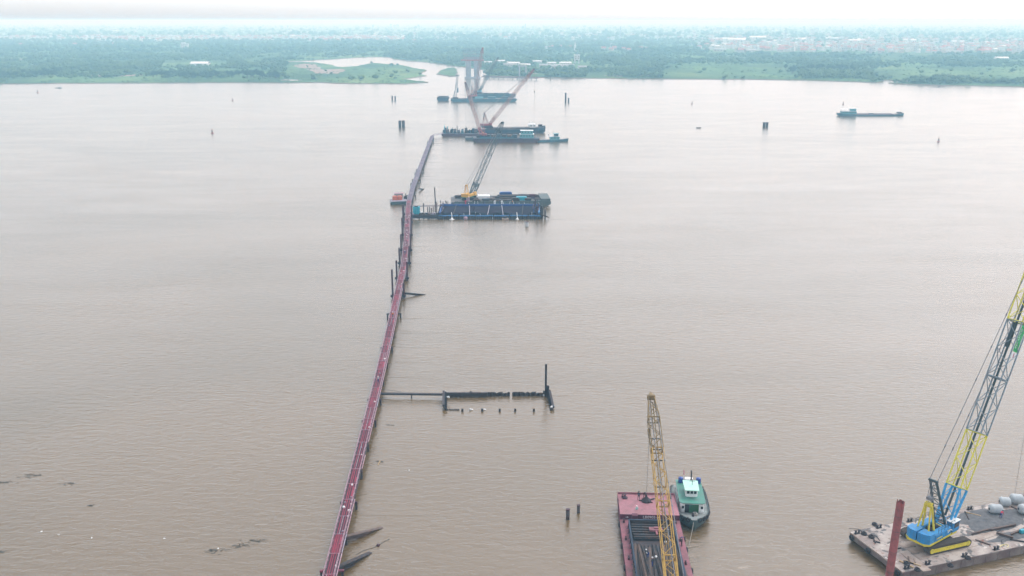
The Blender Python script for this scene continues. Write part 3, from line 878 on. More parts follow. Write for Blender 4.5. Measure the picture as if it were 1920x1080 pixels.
for i in range(60):
    riverside_tree(random.uniform(1470, 1600), random.uniform(130, 139), random.uniform(0.9, 1.3), 'dark tree of the wood between green fields and the dense town', 'trees of the wood below the town')
# ------------------------------------------------------------------ lattice work and cranes
def lattice(parent, p0, p1, w0, h0, w1, h1, npan, chord, lace, mtl, near, name='boom_section', side=Vector((0, 1, 0))):
    """Four chords and zigzag lacing between two rectangular ends."""
    p0, p1 = Vector(p0), Vector(p1)
    d = (p1 - p0).normalized()
    side = side.normalized()
    nrm = side.cross(d).normalized()
    def corner(f, k):
        sy, sz = ((-1, -1), (1, -1), (1, 1), (-1, 1))[k % 4]
        w, h = w0 + (w1 - w0) * f, h0 + (h1 - h0) * f
        return p0.lerp(p1, f) + side * (sy * w / 2) + nrm * (sz * h / 2)
    b = MB()
    for i in range(npan):
        f0, f1 = i / npan, (i + 1) / npan
        for k in range(4):
            if (i + k) % 2: b.bar(corner(f0, k), corner(f1, k + 1), lace)
            else: b.bar(corner(f0, k + 1), corner(f1, k), lace)
    for f in (0.0, 1.0):
        for k in range(4): b.bar(corner(f, k), corner(f, k + 1), lace * 1.5)
    if near:
        o = b.build(name, mtl, parent)
        for k in range(4): MB().bar(corner(0, k), corner(1, k), chord).build('chord', mtl, o)
    else:
        for k in range(4): b.bar(corner(0, k), corner(1, k), chord)
        o = b.build(name, mtl, parent)
    return o
def stadium(L, h, n=7):
    r = h / 2
    pts = []
    for i in range(n + 1): a = -math.pi / 2 + math.pi * i / n; pts.append((L / 2 - r + r * math.cos(a), r + r * math.sin(a)))
    for i in range(n + 1): a = math.pi / 2 + math.pi * i / n; pts.append((-L / 2 + r + r * math.cos(a), r + r * math.sin(a)))
    return pts
XZ = Matrix(((1, 0, 0), (0, 0, 1), (0, 1, 0)))      # prism drawn in x-z, extruded along y
def crane(name, label, loc, tip_w, s, boom_w, sections, c, track_az=0.0, near=True, hook_z=None, block=True, back_mast=True, group=None, line_r=0.03, chord=0.11, lace=0.055):
    loc, tip_w = Vector(loc), Vector(tip_w)
    az = math.atan2(tip_w.y - loc.y, tip_w.x - loc.x)
    t = thing(name, label, 'crane', loc, az, group)
    tip = Vector((math.hypot(tip_w.x - loc.x, tip_w.y - loc.y), 0, tip_w.z - loc.z))
    S = lambda *p: Vector(p) * s
    # crawler tracks
    Rt = Matrix.Rotation(track_az - az, 3, 'Z')
    for sy in (-1, 1):
        o = MB().prism([(x * s, z * s) for x, z in stadium(7.4, 1.15)], -0.48 * s, 0.48 * s, M=XZ).build('crawler_track', c['track'], t)
        o.location = Rt @ Vector((0, sy * 2.3 * s, 0)); o.rotation_euler = (0, 0, track_az - az)
        if near:
            bx = MB()
            for k in range(20):
                for z in (-0.02, 1.17): bx.box((s * (-2.9 + k * 0.305), 0, z * s), (0.2 * s, 0.98 * s, 0.05 * s))
            tag(bx.build('track_shoes', c['track'], o), kind='stuff')
            MB().cbox((0, sy * 0.5 * s, 0.58 * s), (5.6 * s, 0.10 * s, 0.55 * s), 0.04 * s).build('side_frame', c['trim'], o)
            for e in (-3.1, 3.1):
                MB().tube((e * s, -0.54 * s, 0.575 * s), (e * s, 0.54 * s, 0.575 * s), 0.36 * s, n=14).build('sprocket', c['trim'], o)
            for k in range(6):
                x = -2.3 + k * 0.92
                MB().tube((x * s, -0.53 * s, 0.26 * s), (x * s, 0.53 * s, 0.26 * s), 0.2 * s, n=10).build('roller', M['black_steel'], o)
    o = MB().cbox((0, 0, 0.85 * s), (3.0 * s, 4.2 * s, 0.55 * s), 0.08 * s).build('undercarriage', c['under'], t)
    o.rotation_euler = (0, 0, track_az - az)
    MB().tube(S(0, 0, 1.0), S(0, 0, 1.42), 1.35 * s, n=20).build('turntable', M['black_steel'], t)
    # upper works
    MB().prism([(x * s, y * s) for x, y in ((-4.9, -1.3), (-4.3, -1.75), (2.2, -1.75), (2.2, 1.75), (-4.3, 1.75), (-4.9, 1.3))], 1.42 * s, 1.68 * s).build('turntable_deck', c['trim'], t)
    for sy in (-1, 1):
        o = MB().cbox((-1.2 * s, sy * 1.2 * s, 2.2 * s), (3.9 * s, 1.0 * s, 1.05 * s), 0.08 * s).build('engine_cover', c['body'], t)
        if near:
            for k in range(3): MB().cbox(((-2.5 + k * 1.25) * s, sy * 1.72 * s, 2.2 * s), (1.05 * s, 0.06 * s, 0.75 * s), 0.02 * s).build('access_door', c['body'], o)
            MB().box((0.1 * s, sy * 1.74 * s, 2.45 * s), (0.9 * s, 0.03 * s, 0.1 * s)).build('grab_rail', c['trim'], o)
    for sy in (-1, 1):
        o = MB().prism([(x * s, y * s) for x, y in ((-4.85, 0.1), (-4.85, 1.0), (-4.4, 1.7), (-3.25, 1.7), (-3.25, 0.1))], 1.69 * s, 3.05 * s).build('counterweight', c['body'], t)
        o.scale = (1, sy, 1)
    b = MB()
    for x in (-2.6, -1.3, 0.0): b.tube(S(x, -0.62, 2.1), S(x, 0.62, 2.1), 0.38 * s, n=12)
    b.box(S(-1.2, 0, 1.8), S(3.6, 1.3, 0.22))
    b.build('winch', M['black_steel'], t)
    cab = MB().cbox(S(1.9, -1.25, 2.42), S(1.7, 1.0, 1.45), 0.1 * s).build('cab', c['cab'], t)
    if near:
        MB().box(S(2.765, -1.25, 2.6), S(0.03, 0.78, 0.85)).build('window', M['glass_dark'], cab)
        MB().box(S(1.95, -1.765, 2.65), S(1.15, 0.03, 0.7)).build('window', M['glass_dark'], cab)
        MB().cbox(S(1.9, -1.25, 3.19), S(1.85, 1.12, 0.08), 0.03 * s).build('roof', M['white_paint'], cab)
    # A-frame gantry over the winches
    apex = S(-2.8, 0, 6.3)
    for sy in (-1, 1):
        g = MB().bar(S(-2.0, sy * 0.95, 1.7), apex + S(0.15, sy * 0.42, 0), 0.2 * s)
        g.bar(S(-3.6, sy * 0.95, 1.7), apex + S(-0.15, sy * 0.42, 0), 0.16 * s)
        g.build('gantry_leg', c['gantry'], t)
    MB().tube(apex + S(0, -0.6, 0), apex + S(0, 0.6, 0), 0.2 * s, n=10).box(apex + S(0, 0, 0.35), S(0.55, 0.95, 0.3)).build('gantry_head', c['gantry'], t)
    # mast lying back behind the boom, with bridle
    foot = S(1.5, 0, 1.95)
    mast_top = S(-2.4, 0, 9.9) if back_mast else apex
    if back_mast:
        mm = MB()
        for sy in (-1, 1): mm.bar(S(1.0, sy * 0.85, 1.9), mast_top + S(0, sy * 0.45, 0), 0.24 * s)
        for k in range(7):
            f0, f1 = 0.15 + k * 0.115, 0.15 + (k + 1) * 0.115
            q = lambda f, sy: (S(1.0, sy * 0.85, 1.9)).lerp(mast_top + S(0, sy * 0.45, 0), f)
            mm.bar(q(f0, -1), q(f0, 1), 0.1 * s); mm.bar(q(f0, -1 if k % 2 else 1), q(f1, 1 if k % 2 else -1), 0.08 * s)
        mm.tube(mast_top + S(0, -0.65, 0), mast_top + S(0, 0.65, 0), 0.18 * s, n=10)
        mm.build('mast', c['mast'], t)
        br = MB()
        for y in (-0.35, -0.12, 0.12, 0.35): br.tube(apex + S(0, y, 0.4), mast_top + S(0, y, 0), line_r * 1.6, n=5)
        br.box(apex.lerp(mast_top, 0.30), S(0.5, 0.8, 0.4)).build('bridle', M['pendant'], t)
    # boom
    d = (tip - foot)
    L = d.length
    dn = d.normalized()
    for i, (f0, f1, mk) in enumerate(sections):
        a, e = foot + d * f0, foot + d * (f1 - (0.002 if i < len(sections) - 1 else 0))
        w0 = w1 = h0 = h1 = boom_w
        if i == 0: w0, h0 = boom_w * 1.0, boom_w * 0.22
        if i == len(sections) - 1: w1, h1 = boom_w * 0.5, boom_w * 0.35
        n = max(3, int((f1 - f0) * L / (boom_w * (0.85 if near else 1.1))))
        cw = chord * (1.7 if i == 0 else 1.0)
        lattice(t, a, e, w0, h0, w1, h1, n, cw * s if near else cw, lace * s if near else lace, M[mk], near)
    hd = MB().tube(tip + Vector((0, -boom_w * .35, 0)), tip + Vector((0, boom_w * .35, 0)), 0.42 * s, n=12)
    hd.box(tip + S(0.0, 0, 0.35), S(0.9, 0.6, 0.25)).bar(tip, tip + S(0.9, 0, 0.35), 0.3 * s)
    hd.build('boom_head', c['head'], t)
    # pendants, hoist line, hook block
    for sy in (-1, 1):
        pd = MB()
        a, e = mast_top + S(0, sy * 0.55, 0), tip - dn * (0.02 * L) + Vector((0, sy * boom_w * .3, 0.2))
        pd.tube(a, e, line_r * 2.0, n=6)
        if near:
            for k in range(1, 8): pd.tube(a.lerp(e, k / 8 - .004), a.lerp(e, k / 8 + .004), line_r * 4, n=6)
        pd.build('pendant', M['pendant'], t)
    if hook_z is not None:
        hx = tip + S(0.5, 0, 0)
        end = Vector((hx.x, 0, hook_z - loc.z))
        MB().tube(hx, end, line_r, n=5).build('hoist_line', M['wire'], t)
        if block:
            z = hx.z - 0.36 * (hx.z - end.z) if block is True else block - loc.z
            ob = MB().box((hx.x, 0, z), (0.45 * s, 0.32 * s, 1.1 * s)).tube((hx.x, -0.2 * s, z + 0.2 * s), (hx.x, 0.2 * s, z + 0.2 * s), 0.36 * s, n=12)
            ob.tube((hx.x, 0, z - 0.5 * s), (hx.x, 0, z - 1.0 * s), 0.1 * s, n=6).build('hook_block', M['black_steel'], t)
    return t, az, foot, tip

# ------------------------------------------------------------------ hulls
def hull(stations, mtl, deck_mtl, parent, name='hull', deck_inset=0.02):
    """Loft through (x, half width at deck, half width at bottom, bottom z, deck z)."""
    b = MB()
    vs = []
    for x, wd, wb, zb, zd in stations:
        zm = zb + (zd - zb) * 0.45
        wm = wb + (wd - wb) * 0.75
        vs += [(x, wd, zd), (x, wm, zm), (x, wb, zb), (x, -wb, zb), (x, -wm, zm), (x, -wd, zd)]
    n = len(stations)
    fs = []
    for i in range(n - 1):
        for k in range(6):
            j = (k + 1) % 6
            fs.append((i * 6 + k, i * 6 + j, (i + 1) * 6 + j, (i + 1) * 6 + k))
    fs += [tuple(range(5, -1, -1)), tuple(range((n - 1) * 6, n * 6))]
    b.add(vs, fs)
    o = b.build(name, mtl, parent)
    top = [(x, max(wd - deck_inset, 0.005), zd + 0.012) for x, wd, wb, zb, zd in stations]
    dv = [(x, w, z) for x, w, z in top] + [(x, -w, z) for x, w, z in top]
    MB().add(dv, [(i, n + i, n + i + 1, i + 1) for i in range(n - 1)]).build('deck', deck_mtl, parent)
    return o
def bollard(parent, x, y, z, s=1.0, mtl=None):
    b = MB()
    for e in (-0.28, 0.28):
        b.lathe([(0.14 * s, z), (0.14 * s, z + 0.42 * s), (0.2 * s, z + 0.44 * s), (0.2 * s, z + 0.52 * s)], (x + e * s, y, 0), 9)
    b.box((x, y, z + 0.03), (0.95 * s, 0.42 * s, 0.06))
    return b.build('bollard', mtl or M['black_steel'], parent)
TYRE = {}
def tyre(parent, loc, axis, r=0.45):
    k = (round(r, 2))
    if k not in TYRE: TYRE[k] = MB().ring((0, 0, 0), (0, 1, 0), r * 0.72, r * 0.28, 16, 7).mesh('tyre', M['rubber'], True)
    o = part('tyre', TYRE[k], parent, loc)
    o.rotation_euler = Vector(axis).to_track_quat('Y', 'Z').to_euler()
    return o
def text(s, size, loc, rot, mtl, parent, name='lettering', depth=0.004, align='CENTER'):
    cu = bpy.data.curves.new(name, 'FONT')
    cu.body = s; cu.size = size; cu.extrude = depth; cu.align_x = align; cu.align_y = 'CENTER'; cu.resolution_u = 3
    tmp = bpy.data.objects.new('tmp', cu); COL.objects.link(tmp)
    dg = bpy.context.evaluated_depsgraph_get()
    me = bpy.data.meshes.new_from_object(tmp.evaluated_get(dg))
    bpy.data.objects.remove(tmp)
    me.materials.clear(); me.materials.append(mtl)
    o = part(name, me, parent, loc)
    o.rotation_mode = 'QUATERNION'
    o.rotation_quaternion = rot
    return o
def basis_quat(xa, ya):
    xa, ya = Vector(xa).normalized(), Vector(ya).normalized()
    za = xa.cross(ya).normalized(); ya = za.cross(xa)
    return Matrix((xa, ya, za)).transposed().to_quaternion()

# ------------------------------------------------------------------ people
def skin_figure(name, joints, edges, zones, mats):
    me = bpy.data.meshes.new('tmp')
    names = list(joints)
    me.from_pydata([joints[k][0] for k in names], [(names.index(a), names.index(b)) for a, b in edges], [])
    o = bpy.data.objects.new('tmp', me); COL.objects.link(o)
    md = o.modifiers.new('s', 'SKIN'); md.use_smooth_shade = True
    for i, k in enumerate(names):
        r = joints[k][1]
        me.skin_vertices[0].data[i].radius = (r, r) if not isinstance(r, tuple) else r
        me.skin_vertices[0].data[i].use_root = (k == 'pelvis')
    o.modifiers.new('d', 'SUBSURF').levels = 1
    dg = bpy.context.evaluated_depsgraph_get()
    out = bpy.data.meshes.new_from_object(o.evaluated_get(dg))
    bpy.data.objects.remove(o)
    out.name = name
    out.materials.clear()
    for m in mats: out.materials.append(m)
    for p in out.polygons: p.material_index = zones(p.center)
    return out
def person_mesh(pose, shirt, trousers):
    sit = pose == 'bend'
    J = {}
    if not sit:
        J['pelvis'] = ((0, 0, 0.93), (0.15, 0.105)); J['waist'] = ((0, 0, 1.1), (0.135, 0.1)); J['chest'] = ((0, 0.01, 1.33), (0.175, 0.115))
        J['neck'] = ((0, 0.0, 1.47), 0.055); J['head'] = ((0, 0.03, 1.6), (0.085, 0.1)); J['crown'] = ((0, 0.015, 1.69), 0.07)
        J['nose'] = ((0, 0.125, 1.59), 0.018)
        for n, s in (('l', -1), ('r', 1)):
            st = 0.07 * s
            J['hip' + n] = ((s * 0.09, 0, 0.88), 0.095); J['knee' + n] = ((s * 0.11, st + 0.02, 0.48), 0.062); J['ank' + n] = ((s * 0.12, st - 0.02, 0.09), 0.042); J['toe' + n] = ((s * 0.13, st + 0.16, 0.04), 0.04)
            J['sh' + n] = ((s * 0.19, 0, 1.4), 0.065); J['el' + n] = ((s * 0.26, -0.02, 1.13), 0.045); J['wr' + n] = ((s * 0.26, 0.09, 0.9), 0.03); J['palm' + n] = ((s * 0.26, 0.115, 0.82), 0.03)
    else:                      # stooping over, arms reaching down to the ground in front
        J['pelvis'] = ((0, -0.12, 0.86), (0.15, 0.115)); J['waist'] = ((0, -0.02, 1.0), (0.135, 0.105)); J['chest'] = ((0, 0.24, 1.1), (0.17, 0.12))
        J['neck'] = ((0, 0.38, 1.14), 0.055); J['head'] = ((0, 0.5, 1.17), (0.085, 0.1)); J['crown'] = ((0, 0.58, 1.2), 0.07)
        J['nose'] = ((0, 0.56, 1.07), 0.018)
        for n, s in (('l', -1), ('r', 1)):
            J['hip' + n] = ((s * 0.1, -0.1, 0.82), 0.095); J['knee' + n] = ((s * 0.14, 0.06, 0.46), 0.062); J['ank' + n] = ((s * 0.15, -0.06, 0.09), 0.042); J['toe' + n] = ((s * 0.16, 0.12, 0.04), 0.04)
            J['sh' + n] = ((s * 0.19, 0.28, 1.09), 0.065); J['el' + n] = ((s * 0.22, 0.36, 0.82), 0.045); J['wr' + n] = ((s * 0.17, 0.46, 0.6), 0.03); J['palm' + n] = ((s * 0.16, 0.48, 0.52), 0.03)
    E = [('pelvis', 'waist'), ('waist', 'chest'), ('chest', 'neck'), ('neck', 'head'), ('head', 'crown'), ('head', 'nose')]
    for n, s in (('l', -1), ('r', 1)):
        E += [('pelvis', 'hip' + n), ('hip' + n, 'knee' + n), ('knee' + n, 'ank' + n), ('ank' + n, 'toe' + n), ('chest', 'sh' + n), ('sh' + n, 'el' + n), ('el' + n, 'wr' + n), ('wr' + n, 'palm' + n)]
        p = Vector(J['palm' + n][0])
        for k in range(5):
            dx = (k - 1.5) * 0.018 if k < 4 else -s * 0.05
            J[f'f{k}{n}'] = (tuple(p + Vector((dx, 0.02 if k < 4 else 0.035, -0.07 + abs(k - 1.5) * 0.012 if k < 4 else -0.02))), 0.009)
            E.append(('palm' + n, f'f{k}{n}'))
    hx = Vector(J['head'][0])
    wz = [J['wrl'][0], J['wrr'][0]]
    def zones(c):
        if (c - hx).length < 0.17 and c.z > hx.z - 0.13: return 0
        for w in wz:
            if (c - Vector(w)).length < 0.13 and (c.y > w[1] - 0.02): return 0
        if c.z < 0.11: return 3
        return 2 if (c.z < 0.98 and abs(c.x) < 0.22 and not (sit and c.y > 0.22)) else 1
    return skin_figure('body', J, E, zones, [M['skin'], M[shirt], M[trousers], M['black_steel']]), hx
PM = {}
def person(loc, rz, pose, shirt, trousers, helmet, label, group=None):
    k = (pose, shirt, trousers)
    if k not in PM: PM[k] = person_mesh(*k)
    me, hx = PM[k]
    t = thing('person', label, 'person', loc, rz, group)
    part('body', me, t)
    hc = hx + Vector((0, 0.0, 0.035))
    b = MB().lathe([(0.135, 0.0), (0.13, 0.03), (0.105, 0.085), (0.06, 0.125), (0.01, 0.14)], hc, 12)
    b.prism([(-0.09, 0.08), (0.09, 0.08), (0.06, 0.19), (-0.06, 0.19)], hc.z, hc.z + 0.02, off=(hc.x, hc.y, 0))
    b.build('helmet' if helmet != 'hair' else 'hair', {'white': M['white_plain'], 'blue': M['cloth_blue'], 'hair': M['cloth_black'], 'red': M['cloth_red']}[helmet], t, True)
    return t

# ------------------------------------------------------------------ crane barge with the blue crane
DZ = 1.6
cA, cB, cC = G(1592, 998, DZ), G(1696, 1072, DZ), G(1920, 1027, DZ)
ax = math.atan2(cC.y - cB.y, cC.x - cB.x)
ax = (ax + math.radians(20.5)) / 2
u_ = Vector((math.cos(ax), math.sin(ax), 0)); v_ = Vector((-math.sin(ax), math.cos(ax), 0))
BW = 12.9
org = (cA + cB) / 2; org.z = 0
rb = thing('deck_barge', 'flat rusty deck barge carrying the blue crane and wrapped rolls', 'barge', org, ax)
BL = 46.0
def barge_deck_mat():
    m, n, l, b = new_mat('worn_deck')
    tc = n.new('ShaderNodeTexCoord')
    def noise(sc, det, dist=0.0, off=0.0):
        q = n.new('ShaderNodeMapping'); q.inputs['Location'].default_value = (off, off, 0)
        l.new(tc.outputs['Object'], q.inputs[0])
        t = n.new('ShaderNodeTexNoise'); t.inputs['Scale'].default_value = sc; t.inputs['Detail'].default_value = det; t.inputs['Distortion'].default_value = dist
        l.new(q.outputs[0], t.inputs['Vector']); return t
    def mix(a, c, f, lo, hi):
        mr = n.new('ShaderNodeMapRange'); mr.inputs[1].default_value = lo; mr.inputs[2].default_value = hi
        l.new(f, mr.inputs[0])
        x = n.new('ShaderNodeMix'); x.data_type = 'RGBA'
        if isinstance(a, tuple): x.inputs[6].default_value = (*a, 1)
        else: l.new(a, x.inputs[6])
        x.inputs[7].default_value = (*c, 1)
        l.new(mr.outputs[0], x.inputs[0]); return x.outputs[2]
    base = mix((0.40, 0.345, 0.31), (0.25, 0.20, 0.18), noise(0.35, 7).outputs[0], 0.45, 0.62)
    base = mix(base, (0.11, 0.105, 0.105), noise(0.55, 8, 0.6, 7).outputs[0], 0.53, 0.60)
    base = mix(base, (0.52, 0.46, 0.42), noise(0.9, 8, 0.3, 19).outputs[0], 0.60, 0.66)
    base = mix(base, (0.23, 0.09, 0.06), noise(1.6, 6, 0.2, 31).outputs[0], 0.64, 0.70)
    l.new(base, b.inputs['Base Color'])
    b.inputs['Roughness'].default_value = 0.85
    bp = n.new('ShaderNodeBump'); bp.inputs['Strength'].default_value = 0.4; bp.inputs['Distance'].default_value = 0.06
    l.new(noise(2.2, 8).outputs[0], bp.inputs['Height']); l.new(bp.outputs[0], b.inputs['Normal'])
    return m
M['worn_deck'] = barge_deck_mat()
dm('gravel', (0.13, 0.13, 0.135), 0.95, (0.07, 0.07, 0.075), 1.3, 0.45, bump=0.8)
hull([(0, BW / 2, BW / 2 - 0.1, 0.55, DZ - 0.02), (1.2, BW / 2, BW / 2 - 0.05, -0.6, DZ - 0.02), (BL - 1.2, BW / 2, BW / 2 - 0.05, -0.6, DZ - 0.02), (BL, BW / 2, BW / 2 - 0.1, 0.55, DZ - 0.02)], M['hull_rust'], M['worn_deck'], rb)
for y in (-BW / 2, BW / 2):
    MB().bar((0, y, DZ - 0.12), (BL, y, DZ - 0.12), 0.16, 0.2).build('rubbing_strake', M['hull_rust'], rb)
    for k in range(18):
        MB().bar((1.5 + k * 2.5, y * 1.004, -0.2), (1.5 + k * 2.5, y * 1.004, DZ - 0.2), 0.10, 0.08).build('side_frame', M['hull_rust'], rb)
MB().bar((0, -BW / 2, DZ - 0.12), (0, BW / 2, DZ - 0.12), 0.16, 0.2).build('rubbing_strake', M['concrete_rust'], rb)
for (x, y) in [(0.8, BW / 2 - 0.8), (5.5, BW / 2 - 0.5), (12, BW / 2 - 0.45), (1.2, -BW / 2 + 0.7), (5.2, -BW / 2 + 0.6), (12.5, -BW / 2 + 0.5), (19, -BW / 2 + 0.5), (25, BW / 2 - 0.5)]:
    bollard(rb, x, y, DZ, 1.15)
for (x, y) in [(0.25, BW / 2 - 0.7), (0.25, -BW / 2 + 1.0), (0.2, 1.5)]:
    tyre(rb, (x - 0.45, y, 0.9), (1, 0, 0), 0.55)
# steel plates laid under the crane
r_ = random.Random(3)
def loc_on(px, py, z=DZ):      # pixel -> barge local
    p = G(px, py, z) - org
    return Vector((p.dot(u_), p.dot(v_), z))
pm = MB().box((0, 0, 0.02), (6.0, 1.5, 0.05)).mesh('steel_plate', M['concrete_rust'])
for i, (x, y, a) in enumerate([(8, -3.6, 0.04), (8.2, -1.9, -0.03), (8, 0.0, 0.02), (7.6, 1.8, -0.05), (14.2, -3.4, 0.03), (14.5, -1.6, -0.05), (14.4, 0.3, 0.02), (4.0, -4.4, 1.5), (20.5, -2.0, 0.1)]):
    o = part('steel_plate', pm, rb, (x, y, DZ + 0.002 + 0.007 * (i % 3)), a)
# gravel and mud spread on the deck
def mound(name, cx, cy, rx, ry, h, mtl, parent, seed, z0):
    r = random.Random(seed)
    b = MB(); n, k = 28, 7
    ph = [r.uniform(0, 6.28) for _ in range(6)]
    vs, fs = [(cx, cy, z0 + h)], []
    for j in range(1, k + 1):
        for i in range(n):
            t = 2 * math.pi * i / n
            e = 1 + 0.16 * math.sin(3 * t + ph[0]) + 0.1 * math.sin(5 * t + ph[1]) + 0.06 * math.sin(9 * t + ph[2])
            f = j / k
            z = h * (1 - f) ** 0.8 * r.uniform(0.6, 1.2) if j < k else 0.0
            vs.append((cx + rx * f * e * math.cos(t), cy + ry * f * e * math.sin(t), z0 + z))
    for i in range(n): fs.append((0, 1 + i, 1 + (i + 1) % n))
    for j in range(k - 1):
        for i in range(n):
            a, c = 1 + j * n + i, 1 + j * n + (i + 1) % n
            fs.append((a, a + n, c + n, c))
    b.add(vs, fs)
    return b.build(name, mtl, parent, True)
g0 = loc_on(1860, 975)
tag(mound('gravel_spill', g0.x + org.x * 0, g0.y, 7.0, 3.6, 0.22, M['gravel'], rb, 4, DZ + 0.015), kind='stuff')
g1 = loc_on(1890, 1000)
tag(mound('gravel_spill', g1.x, g1.y - 1.0, 4.5, 1.2, 0.16, M['gravel'], rb, 5, DZ + 0.02), kind='stuff')
# kerb of stacked timber / steel along the far edge
for k in range(3):
    MB().box((36 + k * 3.2, BW / 2 - 0.6, DZ + 0.5), (3.0, 0.7, 0.95)).build('bulwark', M['hull_rust'], rb)

def wpt(l): return org + u_ * l.x + v_ * l.y + Vector((0, 0, l.z))
# wrapped rolls
def roll_mesh(seed, L, r0):
    r = random.Random(seed)
    b = MB(); n, k = 18, 10
    vs, fs = [], []
    for j in range(k + 1):
        f = j / k
        rr = r0 * (0.55 if j in (0, k) else (0.93 if j in (1, k - 1) else 1.0))
        for i in range(n):
            t = 2 * math.pi * i / n
            e = rr * (1 + r.uniform(-0.05, 0.05))
            vs.append(((f - 0.5) * L * (0.98 if j in (0, k) else 1), e * math.cos(t), max(-r0 * 0.86, e * math.sin(t)) + r0 * 0.86))
    for j in range(k):
        for i in range(n):
            fs.append((j * n + i, j * n + (i + 1) % n, (j + 1) * n + (i + 1) % n, (j + 1) * n + i))
    fs += [tuple(range(n - 1, -1, -1)), tuple(range(k * n, (k + 1) * n))]
    b.add(vs, fs)
    return b
for i, (px, py, a, L, r0, lab) in enumerate([(1866, 962, -0.35, 2.3, 0.82, 'pale plastic wrapped roll with the worker leaning on its end'), (1883, 948, -0.5, 1.9, 0.8, 'plastic wrapped roll squeezed between two others under the hoist line'),
                                  (1905, 944, -0.45, 2.3, 0.9, 'big plastic wrapped roll beside the red bulwark'), (1921, 962, -0.3, 2.4, 0.85, 'plastic wrapped roll lying apart on open gravel')]):
    p = G(px, py, DZ)
    t = thing('wrapped_roll', lab, 'wrapped roll', (p.x, p.y, DZ + 0.12), ax + a, 'wrapped rolls on the crane barge')
    roll_mesh(40 + i, L, r0).build('plastic_wrap', M['bag_white'], t, True)
    MB().tube((-L / 2 - 0.04, 0, r0 * .86), (L / 2 + 0.04, 0, r0 * .86), 0.22, n=10).build('core_tube', M['black_steel'], t)
p = G(1876, 972, DZ)
person((p.x, p.y, DZ + 0.1), -0.9, 'bend', 'cloth_red', 'cloth_blue', 'hair', 'person in red top and blue trousers stooping beside a wrapped roll')
# scrap beams, rope
for i, (a, c, w, nm) in enumerate([((1822, 1001), (1868, 990), 0.25, 'steel_beam'), ((1858, 994), (1905, 984), 0.3, 'steel_beam'), ((1895, 1003), (1925, 990), 0.28, 'steel_beam'), ((1868, 1000), (1900, 1010), 0.22, 'steel_beam')]):
    q0, q1 = G(*a, DZ + 0.2), G(*c, DZ + 0.2)
    b = MB(); dd = q1 - q0
    b.bar((0, 0, 0.15), (dd.length, 0, 0.15), w, 0.04).bar((0, 0, 0.31), (dd.length, 0, 0.31), 0.04, 0.28).bar((0, 0, 0.46), (dd.length, 0, 0.46), w, 0.04)
    o = b.build(nm, M['steel_brown'])
    o.location = (q0.x, q0.y, DZ - 0.08 + 0.03 * i); o.rotation_euler = (0, 0, math.atan2(dd.y, dd.x))
    tag(o, 'rusty steel beam lying in the scrap heap on the crane barge', 'steel beam', 'scrap beams on the crane barge')
p = G(1880, 1024, DZ)
pts = [Vector((0.9 * math.cos(t * 0.5) * (0.4 + t * 0.06), 0.45 * math.sin(t * 0.7) * (0.5 + t * .05), 0.05 + 0.02 * (t % 3))) for t in range(16)]
o = MB().path(pts, 0.055).build('mooring_rope', M['rope_yellow']); o.location = (p.x, p.y, DZ + 0.02)
tag(o, 'pale yellow rope lying loose on the barge deck', 'rope')
p = G(1916, 1000, DZ)
t = thing('pump', 'small turquoise pump among the scrap beams on the crane barge', 'pump', (p.x, p.y, DZ + 0.05), ax)
MB().cbox((0, 0, 0.4), (0.9, 0.6, 0.6), 0.08).build('motor', M['turquoise'], t); MB().box((0, 0, 0.05), (1.2, 0.8, 0.1)).build('base', M['black_steel'], t)
p = G(1800, 1043, DZ)
for i, (px, py) in enumerate([(1620, 1002), (1634, 1008), (1640, 985), (1815, 1048), (1782, 1062), (1700, 1058), (1720, 1070)]):
    p = G(px, py, DZ)
    o = MB().ring((0, 0, 0.12), (0, 0, 1), 0.42, 0.11, 14, 6).ring((0, 0.05, 0.3), (0.1, 0, 1), 0.36, 0.1, 14, 6).build('rope_coil', M['black_steel'], None, True)
    o.location = (p.x, p.y, DZ + 0.02)
    tag(o, 'small dark coil of rope beside a bollard on the crane barge', 'rope coil', 'rope coils on the crane barge')
# loose gear on the deck
rg = random.Random(52)
for i in range(14):
    x, y = rg.choice([(rg.uniform(1.5, 4), rg.uniform(-5, 5)), (rg.uniform(18, 34), rg.uniform(-5.4, -2.5)), (rg.uniform(22, 34), rg.uniform(2, 5.2))])
    L = rg.uniform(.8, 3.2); q = wpt(Vector((x, y, DZ + .02)))
    o = MB().cbox((0, 0, .1), (L, rg.uniform(.12, .3), .18), .04).build('timber', M[rg.choice(['wood', 'steel_brown', 'dark_steel', 'concrete_rust'])]); o.location = q; o.rotation_euler = (0, 0, ax + rg.uniform(-1.5, 1.5))
    tag(o, 'loose timber baulk lying on the worn deck of the crane barge', 'timber', 'loose timbers on the crane barge')
for i, (x, y) in enumerate([(16, 4.6), (22, -4.8), (3.2, 2.6)]):
    q = wpt(Vector((x, y, DZ + .04)))
    o = MB().path([Vector((0.5 * k, .5 * math.sin(k * 1.1 + i), .03)) for k in range(12)], .05).build('hose', M['black_steel']); o.location = q; o.rotation_euler = (0, 0, ax + i)
    tag(o, 'thin black hose snaking over the worn deck of the crane barge', 'hose', 'hoses on the crane barge')
